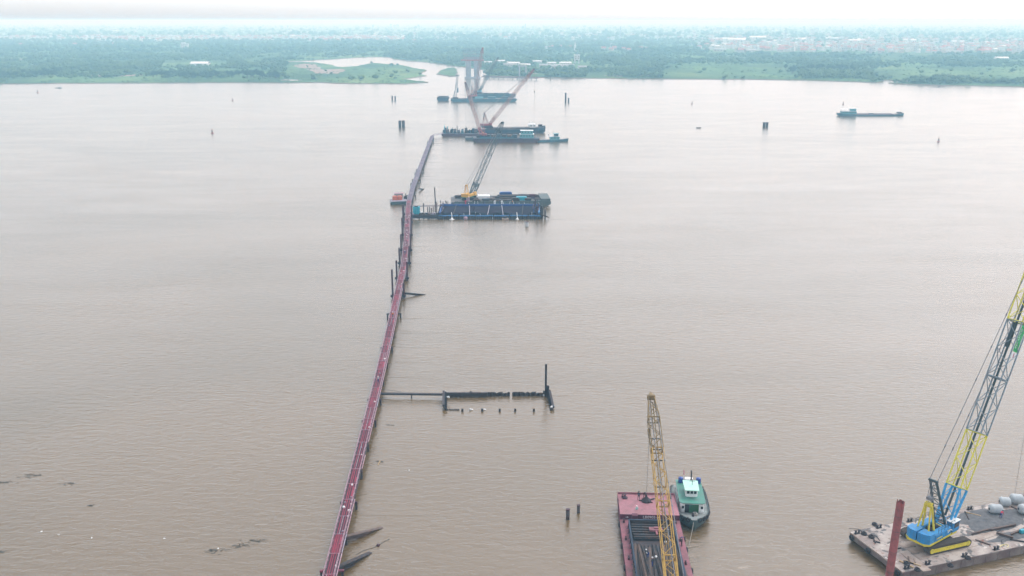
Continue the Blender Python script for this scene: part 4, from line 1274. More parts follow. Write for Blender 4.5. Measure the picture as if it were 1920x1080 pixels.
# tall red pile
p = G(1665, 1086, 0)
t = thing('steel_pile', 'tall red rust streaked pipe pile standing beside the crane barge', 'pile', (p.x, p.y, 0))
MB().tube((0, 0, -3), (0.5, 0, 13.4), 0.60, 0.60, 20, cap=False).tube((0, 0, -3), (0.5, 0, 13.4), 0.55, 0.55, 20, cap=False).build('shaft', M['pile_red'], t, True)
for z in (1.5, 5.0, 8.6, 11.2): MB().ring((0.5 * (z + 3) / 16.4, 0, z), (0.03, 0, 1), 0.605, 0.035, 20, 6).build('weld_seam', M['steel_brown'], t)
b = MB()
for k in range(20):
    a = 2 * math.pi * k / 20; z = 13.4 + r_.uniform(0.0, 0.45) * (1 if k % 5 else 1.5)
    a2 = 2 * math.pi * (k + 1) / 20
    b.add([(0.5 + 0.60 * math.cos(a), 0.60 * math.sin(a), 13.39), (0.5 + 0.60 * math.cos(a2), 0.60 * math.sin(a2), 13.39), (0.5 + .58 * math.cos(a2), .58 * math.sin(a2), z), (0.5 + .58 * math.cos(a), .58 * math.sin(a), z)], [(0, 1, 2, 3)])
b.build('torn_rim', M['pile_red'], t)
# the blue crane
CB = dict(body=M['blue_crane'], trim=M['yellow'], under=M['black_steel'], track=M['track_rust'], cab=M['blue_crane'], gantry=M['yellow'], mast=M['boom_dark'], head=M['boom_blue'])
crane_c = Vector((70.3, 140.1, DZ + 0.07))
tip_b = crane_c + Vector((math.cos(R(35.5)), math.sin(R(35.5)), 0)) * 25.0; tip_b.z = 54.0
bc, baz, bfoot, btip = crane('crawler_crane', 'blue crawler crane with blue, yellow and grey lattice boom', crane_c, tip_b, 1.2, 2.45,
    [(0.0, 0.125, 'boom_blue'), (0.125, 0.30, 'boom_yellow'), (0.30, 0.475, 'boom_steel'), (0.475, 0.655, 'boom_steel'), (0.655, 0.85, 'boom_yellow'), (0.85, 1.0, 'boom_yellow')],
    CB, track_az=R(20), hook_z=DZ + 0.1, block=20.0, chord=0.15, lace=0.08)
for sy_ in (-1, 1):
    hr = MB()
    for k in range(6): hr.bar((-3.0 + k * 0.95, sy_ * 2.02, 3.3), (-3.0 + k * 0.95, sy_ * 2.02, 4.2), 0.05)
    hr.bar((-3.0, sy_ * 2.02, 4.2), (1.75, sy_ * 2.02, 4.2), 0.05).bar((-3.0, sy_ * 2.02, 3.8), (1.75, sy_ * 2.02, 3.8), 0.04).build('handrail', M['boom_dark'], bc)
MB().tube((-2.2, 1.2, 3.2), (-2.2, 1.2, 4.3), 0.14, n=8).build('exhaust', M['steel_brown'], bc)
dec = MB()
for k in range(9):
    t0, t1 = k / 9, (k + 1) / 9
    dec.bar((-0.2 + 1.3 * t0, -2.13, 2.55 + 0.35 * math.sin(t0 * 3)), (-0.2 + 1.3 * t1, -2.13, 2.55 + 0.35 * math.sin(t1 * 3)), 0.02, 0.14)
dec.build('decal', M['white_plain'], bc)
MB().box((-2.6, -2.125, 2.5), (1.6, 0.02, 0.16)).build('decal', M['yellow'], bc)
for x in (-3.2, -1.6, 1.0): MB().box((x, 0, 2.0), (0.05, 4.22, 0.1)).build('deck_seam', M['black_steel'], bc)
bd = (btip - bfoot); bn = bd.normalized(); bnorm = Vector((0, 1, 0)).cross(bn).normalized()   # normal points back/up
MB().tube(bfoot + bd * 0.03 + bnorm * 0.35 + Vector((0, 0.3, 0)), bfoot + bd * 0.99 + bnorm * 0.3 + Vector((0, 0.3, 0)), 0.2, n=8).build('hoist_rope_guard', M['boom_dark'], bc)
b = MB()
q0, q1 = bfoot + bd * 0.575 + bnorm * 1.0, bfoot + bd * 0.652 + bnorm * 1.0
sy = Vector((0, 1, 0))
b.add([q0 + sy * 0.45, q0 + sy * 1.15, q1 + sy * 1.15, q1 + sy * 0.45, q0 + sy * .45 + bnorm * .25, q0 + sy * 1.15 + bnorm * .25, q1 + sy * 1.15 + bnorm * .25, q1 + sy * .45 + bnorm * .25],
      [(0, 1, 2, 3), (7, 6, 5, 4), (0, 4, 5, 1), (1, 5, 6, 2), (2, 6, 7, 3), (3, 7, 4, 0)])
b.build('boom_walkway', M['boom_dark'], bc)
# green banner on the side of the boom that faces the water
face = Vector((0, -1, 0))
c0 = bfoot + bd * 0.606 - sy * 1.22
ln = 4.6
def quad_box(c, xa, ya, w, h, th):
    n = xa.cross(ya).normalized()
    vs = [c + xa * (a * w / 2) + ya * (e * h / 2) + n * (k * th / 2) for k in (-1, 1) for a, e in ((-1, -1), (1, -1), (1, 1), (-1, 1))]
    return MB().add(vs, [(3, 2, 1, 0), (4, 5, 6, 7), (0, 1, 5, 4), (1, 2, 6, 5), (2, 3, 7, 6), (3, 0, 4, 7)])
ban = quad_box(c0, bn, bnorm, ln, 1.55, 0.02).build('banner', M['banner_green'], bc)
text('BẮC TRUNG', 0.62, c0 - bnorm * 0.35 - sy * 0.015, basis_quat(bn, bnorm), M['white_plain'], ban)
text('CÔNG TY', 0.3, c0 + bnorm * 0.4 - sy * 0.015, basis_quat(bn, bnorm), M['mint'], ban)
c1 = bfoot + bd * 0.606 - bn * (ln / 2 + 0.62) - sy * 1.22
plq = quad_box(c1, bn, bnorm, 1.05, 1.55, 0.02).build('sign_plate', M['white_plain'], bc)
quad_box(c1 - sy * 0.02, bn, bnorm, 0.75, 0.22, 0.012).build('red_emblem', M['cloth_red'], plq)

# ------------------------------------------------------------------ steel barge with ochre crane
f0, f1 = (G(1160, 928, 2.4) + G(1262, 926, 2.4)) / 2, Vector((23.1, 130.0, 0))
f0.z = 0
sax = math.atan2(f0.y - f1.y, f0.x - f1.x)
sb = thing('cargo_barge', 'pink painted open hold barge loaded with dark steel piles', 'barge', f0, sax)
W2 = 5.2
hull([(-56, W2, W2 - 0.1, -0.5, 1.45), (-7.2, W2, W2 - 0.1, -0.5, 1.45), (-7.15, W2, W2 - .1, -0.5, 1.45), (-3, W2, W2 - 0.2, -0.5, 1.45), (-0.4, W2, W2 - 0.3, 0.4, 1.45), (0, W2 - 0.15, W2 - 0.5, 1.0, 1.45)], M['barge_pink_dark'], M['barge_pink'], sb)
fd = MB().box((-3.75, 0, 1.95), (7.4, 2 * W2 - 0.1, 0.95)).build('foredeck', M['barge_pink_dark'], sb)
MB().box((-3.75, 0, 2.44), (7.36, 2 * W2 - 0.16, 0.02)).build('foredeck_plating', M['barge_pink_pale'], fd)
MB().bar((-0.1, -W2 + .1, 2.62), (-0.1, W2 - .1, 2.62), 0.1, 0.36).bar((-0.1, -W2 + .08, 2.6), (-2.6, -W2 + .08, 2.6), 0.08, 0.3).bar((-0.1, W2 - .08, 2.6), (-2.6, W2 - .08, 2.6), 0.08, 0.3).build('bulwark', M['barge_pink'], sb)
MB().cbox((-7.6, 2.6, 2.0), (0.9, 1.0, 1.1), 0.05).build('locker', M['barge_pink_dark'], sb)
text('LB0905-N', 0.72, Vector((-7.475, -0.3, 1.96)), basis_quat((0, -1, 0), (0, 0, 1)), M['white_plain'], sb)
text('LB', 0.4, Vector((-7.475, 3.9, 1.9)), basis_quat((0, -1, 0), (0, 0, 1)), M['white_plain'], sb)
HW = 3.75
co = MB()
for y in (-HW, HW): co.bar((-50, y, 1.95), (-9.4, y, 1.95), 0.16, 1.0)
co.bar((-9.4, -HW - 0.08, 1.95), (-9.4, HW + 0.08, 1.95), 0.16, 1.0)
co.build('hold_coaming', M['hold_dark'], sb)
for y in (-HW, HW):
    MB().bar((-50, y, 2.5), (-9.3, y, 2.5), 0.26, 0.09).build('coaming_rail', M['hold_blue'], sb)
    for k in range(24):
        MB().bar((-10.5 - k * 1.6, y * 1.02, 1.46), (-10.5 - k * 1.6, y * 1.12 if abs(y) else y, 1.46), 0.14, 0.02).bar((-10.5 - k * 1.6, y * 1.05, 1.5), (-10.5 - k * 1.6, y * 1.03, 2.4), 0.1).build('coaming_bracket', M['hold_blue'], sb)
MB().bar((-9.3, -HW, 2.5), (-9.3, HW, 2.5), 0.26, 0.09).build('coaming_rail', M['hold_blue'], sb)
MB().box((-29.5, 0, 1.47), (41, 2 * HW, 0.02)).build('hold_floor', M['hold_dark'], sb)
for (x, y) in [(-1.2, 4.3), (-1.2, -4.3), (-8.3, 4.5), (-14, 4.55), (-20, 4.5), (-26, 4.5), (-14, -4.5), (-21, -4.5), (-8.3, -4.4), (-27, -4.5)]:
    bollard(sb, x, y, 1.46 if x < -7.5 else 2.46, 0.8, M['maroon'])
for (x, y) in [(-8.5, W2 + 0.1), (-15.4, W2 + 0.12), (-22, W2 + .1), (-29, W2 + .1), (-13.0, -W2 - 0.12), (-16.2, -W2 - .12), (-22.5, -W2 - .12), (-27.5, -W2 - .12)]:
    tyre(sb, (x, y, 1.05), (0, 1, 0), 0.55)
b = MB().lathe([(0.5, 2.46), (0.5, 2.6), (0.16, 2.62), (0.16, 3.1), (0.3, 3.12), (0.3, 3.2)], (-1.6, 3.9, 0), 12).build('capstan', M['maroon'], sb)
def sbw(x, y, z): return Vector((f0.x + math.cos(sax) * x - math.sin(sax) * y, f0.y + math.sin(sax) * x + math.cos(sax) * y, z))
# steel piles in the hold: U profiles, some laid across
rp = random.Random(12)
def upile_mesh(L, w, h, mtl, n=1):
    b = MB()
    pr = [(-w / 2, 0), (-w / 2, 0.06), (-w * 0.28, 0.06), (-w * 0.2, h), (w * 0.2, h), (w * 0.28, 0.06), (w / 2, 0.06), (w / 2, 0), (w * 0.24, 0), (w * 0.16, h - 0.06), (-w * 0.16, h - 0.06), (-w * 0.24, 0)]
    vs = [(0, y, z) for y, z in pr] + [(L, y, z) for y, z in pr]
    k = len(pr)
    b.add(vs, [(i, (i + 1) % k, k + (i + 1) % k, k + i) for i in range(k)] + [(11, 0, 1, 2), (2, 3, 10, 11), (3, 4, 9, 10), (4, 5, 8, 9), (5, 6, 7, 8)])
    return b.mesh('sheet_pile', mtl)
UPM = [upile_mesh(14.0, 0.62, 0.26, M['steel_grey']), upile_mesh(14.0, 0.62, 0.26, M['dark_steel']), upile_mesh(14.0, 0.6, 0.24, M['steel_brown'])]
UPX = [upile_mesh(6.6, 0.75, 0.28, M['steel_grey']), upile_mesh(6.6, 0.75, 0.28, M['dark_steel'])]
for i in range(11):
    o = bpy.data.objects.new('sheet_pile', UPX[i % 2]); COL.objects.link(o)
    x = -10.0 - (i % 6) * 0.82 + rp.uniform(-.06, .06)
    o.location = sbw(x, 3.3 + rp.uniform(-.15, .15), 1.50 + 0.3 * (i // 6) + 0.28 * (1 if i % 6 == 5 else 0)); o.rotation_euler = (0, 0, sax - math.pi / 2 + rp.uniform(-.04, .04))
    tag(o, 'dark steel sheet pile laid across the hold behind the pink foredeck', 'sheet pile', 'sheet piles laid across the hold')
def pile_tag(o, mk, lay):
    c = ['grey', 'blackish', 'rusty brown'][mk]
    w = ['lying lengthwise at the bottom of the open hold', 'lying lengthwise on top of others in the open hold', 'lying lengthwise on top of others in the open hold'][lay]
    tag(o, f'long {c} steel sheet pile {w}', 'sheet pile', f'{c} piles {w}')
for i in range(26):
    lay = i // 12
    mk = rp.choice([0, 0, 1, 1, 2])
    o = bpy.data.objects.new('sheet_pile', UPM[mk]); COL.objects.link(o)
    y = -3.25 + (i % 12) * 0.59 + rp.uniform(-.08, .08)
    o.location = sbw(-15.6 - rp.uniform(0, 1.6), y, 1.50 + lay * 0.3 + rp.uniform(0, .05))
    o.rotation_euler = (0, rp.uniform(0, .012), sax + math.pi + rp.uniform(-.06, .06) * (1 + lay))
    pile_tag(o, mk, lay)
for i in range(14):
    mk = rp.choice([0, 1, 2])
    o = bpy.data.objects.new('sheet_pile', UPM[mk]); COL.objects.link(o)
    o.location = sbw(-31 - rp.uniform(0, 1.0), -3.2 + i * 0.5, 1.5 + rp.uniform(0, .05)); o.rotation_euler = (0, 0, sax + math.pi + rp.uniform(-.03, .03))
    pile_tag(o, mk, 0)
p = sbw(-12.0, -0.6, 0)
o = MB().box((0, 0, 0.15), (2.2, 1.0, 0.3)).box((0.2, 0.1, 0.4), (1.0, 0.5, 0.2)).box((0.0, -0.9, 0.1), (0.3, 1.6, 0.2)).build('steel_bracket', M['barge_pink']); o.location = (p.x, p.y, 2.12)
tag(o, 'pink painted steel bracket lying on the crosswise piles', 'bracket')
# tackle hanging over the foredeck and the people by it
CO = dict(body=M['ochre'], trim=M['black_steel'], under=M['black_steel'], track=M['track_rust'], cab=M['ochre'], gantry=M['ochre'], mast=M['ochre_dark'], head=M['ochre_dark'])
tipn = RY(1221, 745, 151.6)
mid = RY(1259, 1080, 124.0)
dd = (mid - tipn); ft = tipn + dd * ((4.1 - tipn.z) / dd.z)
hd_ = Vector((tipn.x - ft.x, tipn.y - ft.y, 0)).normalized()
oc_loc = Vector((ft.x, ft.y, 0)) - hd_ * 1.8; oc_loc.z = 1.55
oc, oaz, ofoot, otip = crane('crawler_crane', 'ochre lattice boom crane standing on the pink pile barge', oc_loc, tipn, 1.15, 1.85,
    [(0.0, 0.16, 'ochre'), (0.16, 0.42, 'ochre'), (0.42, 0.70, 'ochre'), (0.70, 0.87, 'ochre_dark'), (0.87, 1.0, 'ochre_dark')], CO, track_az=sax, hook_z=2.9, block=15.8, back_mast=False, chord=0.12, lace=0.07)
od = (otip - ofoot); on = od.normalized(); onr = Vector((0, 1, 0)).cross(on).normalized()
for y in (-0.25, 0.12): MB().tube(ofoot + od * 0.03 + onr * 0.95 + Vector((0, y, 0)), ofoot + od * 0.98 + onr * 0.5 + Vector((0, y, 0)), 0.09, n=6).build('hoist_rope_guard', M['ochre_dark'], oc)
for f in (0.35, 0.52, 0.66, 0.72, 0.78): MB().bar(ofoot + od * f + onr * 0.98 + Vector((0, -1.0, 0)), ofoot + od * f + onr * 0.98 + Vector((0, 1.0, 0)), 0.14).build('cross_tie', M['black_steel'], oc)
# the bundle that hangs on the hook, resting on the foredeck
hk = Vector((tipn.x, tipn.y, 2.46)) + hd_ * 0.55
t = thing('sling_bundle', 'dark bundle of lifting gear at the end of the hoist line on the pink foredeck', 'lifting gear', hk, 0.3)
MB().lathe([(0.9, 0.0), (0.85, 0.25), (0.5, 0.55), (0.2, 0.9), (0.1, 1.3)], n=9).build('chain_heap', M['black_steel'], t)
MB().bar((-0.9, -0.3, 0.12), (1.7, 0.3, 0.12), 0.25, 0.12).bar((-1.2, 0.5, 0.1), (0.8, -0.9, 0.1), 0.2, 0.1).build('spreader', M['dark_steel'], t)
p = G(1197.5, 937, 2.46); person((p.x, p.y, 2.46), 2.6, 'stand', 'cloth_black', 'cloth_black', 'hair', 'person in black standing on the pink foredeck watching the lifting gear')
p = G(1210, 936, 2.46); person((p.x - 0.1, p.y + 0.6, 2.46), 3.14, 'bend', 'cloth_maroon', 'cloth_black', 'hair', 'person in maroon bending over the dark lifting gear on the foredeck')
p = G(1193.5, 965, 1.46); person((p.x, p.y, 1.462), 0.2, 'stand', 'cloth_teal', 'cloth_blue', 'white', 'worker with white helmet, pale teal vest and blue trousers below the foredeck')
p = G(1281, 1016, 1.46); person((sbw(-15.8, -4.5, 0).x, sbw(-15.8, -4.5, 0).y, 1.462), 1.2, 'stand', 'cloth_black', 'cloth_black', 'blue', 'worker with blue helmet on the barge side deck beside the moored tug')
for (px, py, lab) in [(1215, 1045, 'worker with white helmet stooping among lengthwise piles in the hold'), (1223, 1062, 'worker with white helmet standing on lengthwise piles in the hold')]:
    p = G(px, py, 2.2); person((p.x, p.y, 2.13), 0.6, 'bend' if 'stoop' in lab else 'stand', 'cloth_black', 'cloth_blue', 'white', lab)
for i, (px, py) in enumerate([(1213, 1037), (1230, 1045), (1248, 1017)]):
    p = G(px, py, 2.15)
    o = MB().lathe([(0.16, 0), (0.2, 0.1), (0.18, 0.25), (0.06, 0.3)], n=9).build('plastic_jug', M['white_plain'], None, True); o.location = (p.x, p.y, 2.12)
    tag(o, 'small white plastic jug lying among the piles in the hold', 'jug', 'white jugs in the hold')

# ------------------------------------------------------------------ tug beside the barge
bow, stern = G(1298, 991, 0.3), G(1284, 907, 1.2)
bow.z = stern.z = 0
tl = (bow - stern).length
tax = math.atan2(bow.y - stern.y, bow.x - stern.x)
tg = thing('tugboat', 'green and white tugboat with mint wheelhouse roof moored by the pink barge', 'tugboat', stern, tax)
tg.location = (stern.x + 0.2, stern.y - 0.7, 0)
K = tl / 14.5
hull([(0, 2.3 * K, 2.0 * K, 0.2, 1.15), (0.4, 2.7 * K, 2.3 * K, -0.5, 1.15), (3, 3.0 * K, 2.6 * K, -0.6, 1.1), (7, 3.05 * K, 2.6 * K, -0.6, 1.15), (10, 2.9 * K, 2.1 * K, -0.5, 1.35), (12, 2.3 * K, 1.2 * K, -0.4, 1.6), (13.5, 1.35 * K, 0.4, -0.2, 1.85), (14.4, 0.35, 0.08, 0.2, 2.05)], M['tug_hull'], M['tug_deck'], tg)
def tug_edge(x):
    xs = [0, 0.4, 3, 7, 10, 12, 13.5, 14.4]; ws = [2.3, 2.7, 3.0, 3.05, 2.9, 2.3, 1.35, 0.35]; zs = [1.15, 1.15, 1.1, 1.15, 1.35, 1.6, 1.85, 2.05]
    return float(np.interp(x, xs, ws)) * K, float(np.interp(x, xs, zs))
for s in (-1, 1):
    xs = list(np.linspace(0.2, 14.2, 24))
    b = MB()
    for a, c in zip(xs[:-1], xs[1:]):
        wa, za = tug_edge(a); wc, zc = tug_edge(c)
        b.bar((a, s * wa, za + 0.12), (c, s * wc, zc + 0.12), 0.14, 0.3)
    b.build('bulwark', M['tug_hull'], tg)
    for x in np.linspace(0.8, 13.9, 15):
        w, z = tug_edge(x); w2, _ = tug_edge(x + 0.2)
        ay = Vector((-(w2 - w), 0.2, 0)).normalized()
        o = tyre(tg, (x, s * (w + 0.12), z - 0.1), (ay.x, s * ay.y, 0), 0.48)
def rounded(x0, x1, w, rf, n=6):    # plan outline with rounded front
    pts = [(x0, -w)]
    for i in range(n + 1): a = -math.pi / 2 + (math.pi / 2) * i / n; pts.append((x1 - rf + rf * math.cos(a), -w + rf + rf * math.sin(a)))
    for i in range(n + 1): a = (math.pi / 2) * i / n; pts.append((x1 - rf + rf * math.cos(a), w - rf + rf * math.sin(a)))
    pts.append((x0, w))
    return pts
dh = MB().prism(rounded(2.2, 10.6, 2.05 * K, 0.7), 1.0, 3.25).build('deckhouse', M['white_paint'], tg)
MB().prism(rounded(2.0, 10.85, 2.25 * K, 0.8), 3.25, 3.37).build('deckhouse_roof', M['green_roof'], tg)
for s in (-1, 1):
    for x in (4.0, 5.6, 7.2, 8.8):
        MB().cbox((x, s * 2.055 * K, 2.4), (0.62, 0.05, 0.6), 0.02).build('window', M['glass_dark'], dh)
    MB().bar((2.2, s * 2.07 * K, 3.1), (9.8, s * 2.07 * K, 3.1), 0.05, 0.16).build('trim_stripe', M['green_roof'], dh)
    MB().cbox((10.62, s * 1.62 * K, 2.45), (0.05, 0.42, 0.5), 0.02).build('window', M['glass_dark'], dh)
MB().box((10.625, 0.25, 2.15), (0.06, 1.7, 1.75)).build('door', M['green_door'], dh)
MB().box((10.63, -0.95, 2.15), (0.06, 0.75, 1.75)).build('doorway', M['glass_dark'], dh)  # flat dark panel stands in for the shade inside the open doorway
wh = MB().prism([(5.6, -1.05), (8.2, -1.05), (8.5, -0.8), (8.5, 0.8), (8.2, 1.05), (5.6, 1.05)], 3.37, 4.75).build('wheelhouse', M['white_paint'], tg)
for y in (-0.62, 0.0, 0.62): MB().box((8.51, y, 4.25), (0.05, 0.46, 0.5)).build('window', M['glass_dark'], wh)
for s in (-1, 1):
    for x in (6.2, 7.4): MB().box((x, s * 1.06, 4.25), (0.8, 0.05, 0.5)).build('window', M['glass_dark'], wh)
MB().prism([(5.1, -1.35), (8.9, -1.25), (8.9, 1.25), (5.1, 1.35)], 4.75, 4.87).build('wheelhouse_roof', M['mint'], tg)
MB().tube((6.8, 0.2, 4.87), (6.8, 0.2, 6.0), 0.05, n=6).bar((6.8, -0.3, 5.6), (6.8, 0.7, 5.6), 0.05).build('antenna', M['black_steel'], tg)
MB().tube((3.6, 0.35, 3.37), (3.6, 0.35, 5.6), 0.13, n=10).tube((3.6, 0.35, 5.5), (3.2, 0.35, 5.9), 0.13, n=10).build('exhaust_pipe', M['black_steel'], tg)
MB().cbox((2.7, 0.0, 3.75), (1.0, 1.5, 0.75), 0.08).build('skylight', M['white_plain'], tg)
for y in (-1.45, 1.75):
    b = MB().lathe([(0.42, 0), (0.45, 0.06), (0.45, 0.9), (0.42, 0.96), (0.2, 0.98), (0.12, 1.06)], (3.0, y, 3.37), 14).build('water_drum', M['blue_plastic'], tg, True)
MB().tube((0.6, -0.6, 1.1), (0.2, -0.6, 4.4), 0.035, n=6).build('flagpole', M['white_plain'], tg)
fl = MB(); nx = 6
for i in range(nx + 1):
    x = -i / nx * 1.1
    fl.v += [(0.22 + x * 0.5, -0.6 + 0.12 * math.sin(i * 1.3), 4.3 - 0.02 * i), (0.30 + x * 0.5, -0.6 + 0.12 * math.sin(i * 1.3 + .4), 3.5 - 0.05 * i)]
for i in range(nx): fl.f.append((2 * i, 2 * i + 1, 2 * i + 3, 2 * i + 2)); fl.m.append(0)
fl.build('flag', M['cloth_red'], tg)
for y in (-1.2, 1.3): bollard(tg, 0.9, y, 1.16, 0.7)
bollard(tg, 12.2, 0.0, 1.62, 0.9)
MB().ring((11.5, 0.4, 1.68), (0, 0, 1), 0.4, 0.1, 14, 6).ring((11.5, 0.4, 1.82), (0, 0, 1), 0.36, 0.1, 14, 6).build('rope_coil', M['rope'], tg)
for (x, y, mk) in [(1.3, 0.6, 'concrete'), (1.2, -1.6, 'bag_white'), (1.7, 1.9, 'tug_deck')]:
    MB().cbox((x, y, 1.45), (0.8, 0.7, 0.6), 0.08).build('deck_box', M[mk], tg)
# mooring rope
wb = tg.matrix_basis @ Vector((13.8, -0.3, 1.9))
q = G(1292, 1021, 0.02)
a0 = Vector((stern.x + .2, stern.y - .7, 0)) + Vector((math.cos(tax) * 13.9, math.sin(tax) * 13.9, 2.0))
pts = [a0.lerp(q, i / 10) + Vector((0, 0, -0.35 * math.sin(math.pi * i / 10))) for i in range(11)]
tag(MB().path(pts, 0.05).build('mooring_rope', M['rope']), 'pale mooring rope running from the tug bow down to the water', 'rope')
# ------------------------------------------------------------------ trestle walkway across the river
bp_px = [(608, 1120), (618, 1080), (642, 985), (668, 880), (704, 737), (728, 635), (744, 560), (757, 500), (762, 455), (764, 410), (766, 383), (774, 352), (785, 323), (796, 293), (804, 272), (811, 254)]
BZ = 2.0
bpath = [G(u, v, BZ) for u, v in bp_px]
cum = [0.0]
for a, b_ in zip(bpath[:-1], bpath[1:]): cum.append(cum[-1] + (b_ - a).length)
def bat(s):
    x = float(np.interp(s, cum, [p.x for p in bpath])); y = float(np.interp(s, cum, [p.y for p in bpath]))
    return Vector((x, y, BZ))
def s_at_y(Y): return float(np.interp(Y, [p.y for p in bpath], cum))
wk = thing('trestle_walkway', 'long narrow red steel trestle walkway crossing the muddy river', 'walkway', (bpath[0].x, bpath[0].y, 0))
W0 = Vector((bpath[0].x, bpath[0].y, 0))
MOD = 6.0
nmod = int(cum[-1] / MOD)
rb_ = random.Random(5)
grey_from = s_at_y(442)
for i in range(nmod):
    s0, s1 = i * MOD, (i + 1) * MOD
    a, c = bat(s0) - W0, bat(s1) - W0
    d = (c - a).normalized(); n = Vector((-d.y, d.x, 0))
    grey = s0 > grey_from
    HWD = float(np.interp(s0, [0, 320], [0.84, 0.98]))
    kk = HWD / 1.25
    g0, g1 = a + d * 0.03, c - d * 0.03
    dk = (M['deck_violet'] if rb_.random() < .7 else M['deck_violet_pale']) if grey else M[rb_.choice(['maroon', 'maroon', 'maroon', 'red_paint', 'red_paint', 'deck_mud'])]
    MB().bar(g0 + Vector((0, 0, -.03)), g1 + Vector((0, 0, -.03)), 2 * HWD, 0.06).build('deck_panel', dk, wk)
    for y in (-0.85, -0.35, 0.25, 0.7):
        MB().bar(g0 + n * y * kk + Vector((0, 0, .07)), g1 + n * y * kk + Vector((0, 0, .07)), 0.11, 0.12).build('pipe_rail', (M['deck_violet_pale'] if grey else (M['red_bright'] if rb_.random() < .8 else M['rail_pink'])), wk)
    MB().bar(c + n * HWD + Vector((0, 0, .08)), c - n * HWD + Vector((0, 0, .08)), 0.12, 0.1).build('joint_bar', M['rail_grey'] if grey or rb_.random() < .4 else M['rail_pink'], wk)
    if not grey and rb_.random() < 0.4:
        f = rb_.uniform(0, .5)
        MB().bar(g0.lerp(g1, f) + n * -0.6 * kk + Vector((0, 0, .16)), g0.lerp(g1, min(1, f + rb_.uniform(.3, .6))) + n * -0.55 * kk + Vector((0, 0, .16)), 0.32, 0.05).build('red_plate', M['red_bright'], wk)
    for sd in (-1, 1):
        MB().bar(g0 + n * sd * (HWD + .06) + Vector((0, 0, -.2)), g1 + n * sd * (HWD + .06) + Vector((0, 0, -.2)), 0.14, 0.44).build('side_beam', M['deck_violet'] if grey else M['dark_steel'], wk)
        b = MB()
        e0, e1 = g0 + n * sd * HWD, g1 + n * sd * HWD
        for h in (0.55, 1.05): b.tube(e0 + Vector((0, 0, h)), e1 + Vector((0, 0, h)), 0.05, n=5)
        for k in range(4):
            q = e0.lerp(e1, k / 3.0)
            b.bar(q, q + Vector((0, 0, 1.08)), 0.08)
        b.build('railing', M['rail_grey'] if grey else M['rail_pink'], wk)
    if not grey and rb_.random() < 0.85:
        q0 = g0 + n * -(HWD + .22) + Vector((0, 0, .02 + rb_.uniform(0, .1)))
        MB().tube(q0, g1 + n * -(HWD + .22) + Vector((0, 0, .05)), 0.10, n=6).build('hose', M['rail_pink'] if rb_.random() < .7 else M['rail_grey'], wk)
# bents with piles; tall guide piles where the photograph shows them
def bent(s, tall=(0, 0), cap=1.9, mtl='maroon'):
    cap = cap * float(np.interp(s, [0, 320], [0.75, 0.95]))
    c = bat(s) - W0; d = (bat(min(s + 1, cum[-1])) - bat(max(s - 1, 0))).normalized(); n = Vector((-d.y, d.x, 0))
    MB().bar(c - n * cap + Vector((0, 0, -.55)), c + n * cap + Vector((0, 0, -.55)), 0.4, 0.3).build('cap_beam', M[mtl], wk)
    for sd, h in zip((1, -1), tall):
        p = c + n * sd * (cap - 0.25)
        if h: p = c + n * sd * (cap + 0.25)
        MB().tube(p + Vector((0, 0, -5)), p + Vector((0, 0, h if h else -.72)), 0.30 if h else 0.22, n=10).build('pile', M['maroon'] if h else M['black_steel'], wk)
        if h: MB().box(p + Vector((0, 0, -1.2)), (1.3, 0.9, 0.7)).build('pile_collar', M['black_steel'], wk)
tall = {548: (7.5, 3.0), 515: (5.0, 4.5), 487: (4.5, 5.0), 463: (5.0, 5.2), 435: (6.0, 6.0), 411: (6.5, 6.0), 397: (3, 0)}
used = []
for v, h in tall.items():
    s = s_at_y(G(750, v, BZ).y); used.append(s); bent(s, h, 1.75)
s = s_at_y(G(750, 585, BZ).y); used.append(s); bent(s, (0, 0), 2.6, 'black_steel')
s = s_at_y(131.5); used.append(s); bent(s, (0, 0), 2.5, 'red_paint')
s = 6.0
while s < cum[-1]:
    if min(abs(s - q) for q in used) > 7: bent(s, (0, 0), rb_.choice([1.5, 1.5, 2.6]) if s > grey_from else (1.55 if rb_.random() < .7 else 2.0), 'black_steel' if s > grey_from else 'maroon')
    s += 12.0
# bits and pieces lying on the walkway
for i in range(46):
    s = rb_.uniform(0, s_at_y(430)); c = bat(s); d = (bat(s + 1) - c).normalized(); n = Vector((-d.y, d.x, 0))
    w = rb_.uniform(.16, .4)
    o = MB().cbox((0, 0, 0.12), (w * 1.5, w, 0.24), 0.04).build('supply_bag', M['foam_white'] if rb_.random() < .7 else M['rail_grey'])
    p = c + n * rb_.choice([-0.35, 0.05, 0.5, -0.6]); o.location = (p.x, p.y, BZ + 0.005); o.rotation_euler = (0, 0, rb_.uniform(0, 3))
    tag(o, 'small pale bag or box left lying on the red walkway deck', 'bag', 'small bags left on the walkway')
p = G(703, 718, BZ); c = bat(s_at_y(p.y)); person((c.x + .1, c.y, BZ), 0.4, 'stand', 'bag_white', 'cloth_blue', 'white', 'worker in white walking on the red walkway near the side gangway')

for (Y, sh, rz) in [(262, 'cloth_orange', 0.2), (338, 'cloth_blue', 3.2), (396, 'cloth_black', 0.1)]:
    c = bat(s_at_y(Y)); person((c.x, c.y, BZ), rz, 'stand', sh, 'cloth_black', 'white', {262: 'worker in orange on the bare red stretch of the walkway', 338: 'worker in blue on the walkway between the tall guide piles', 396: 'worker in black on the walkway near the turquoise tanks'}[Y])
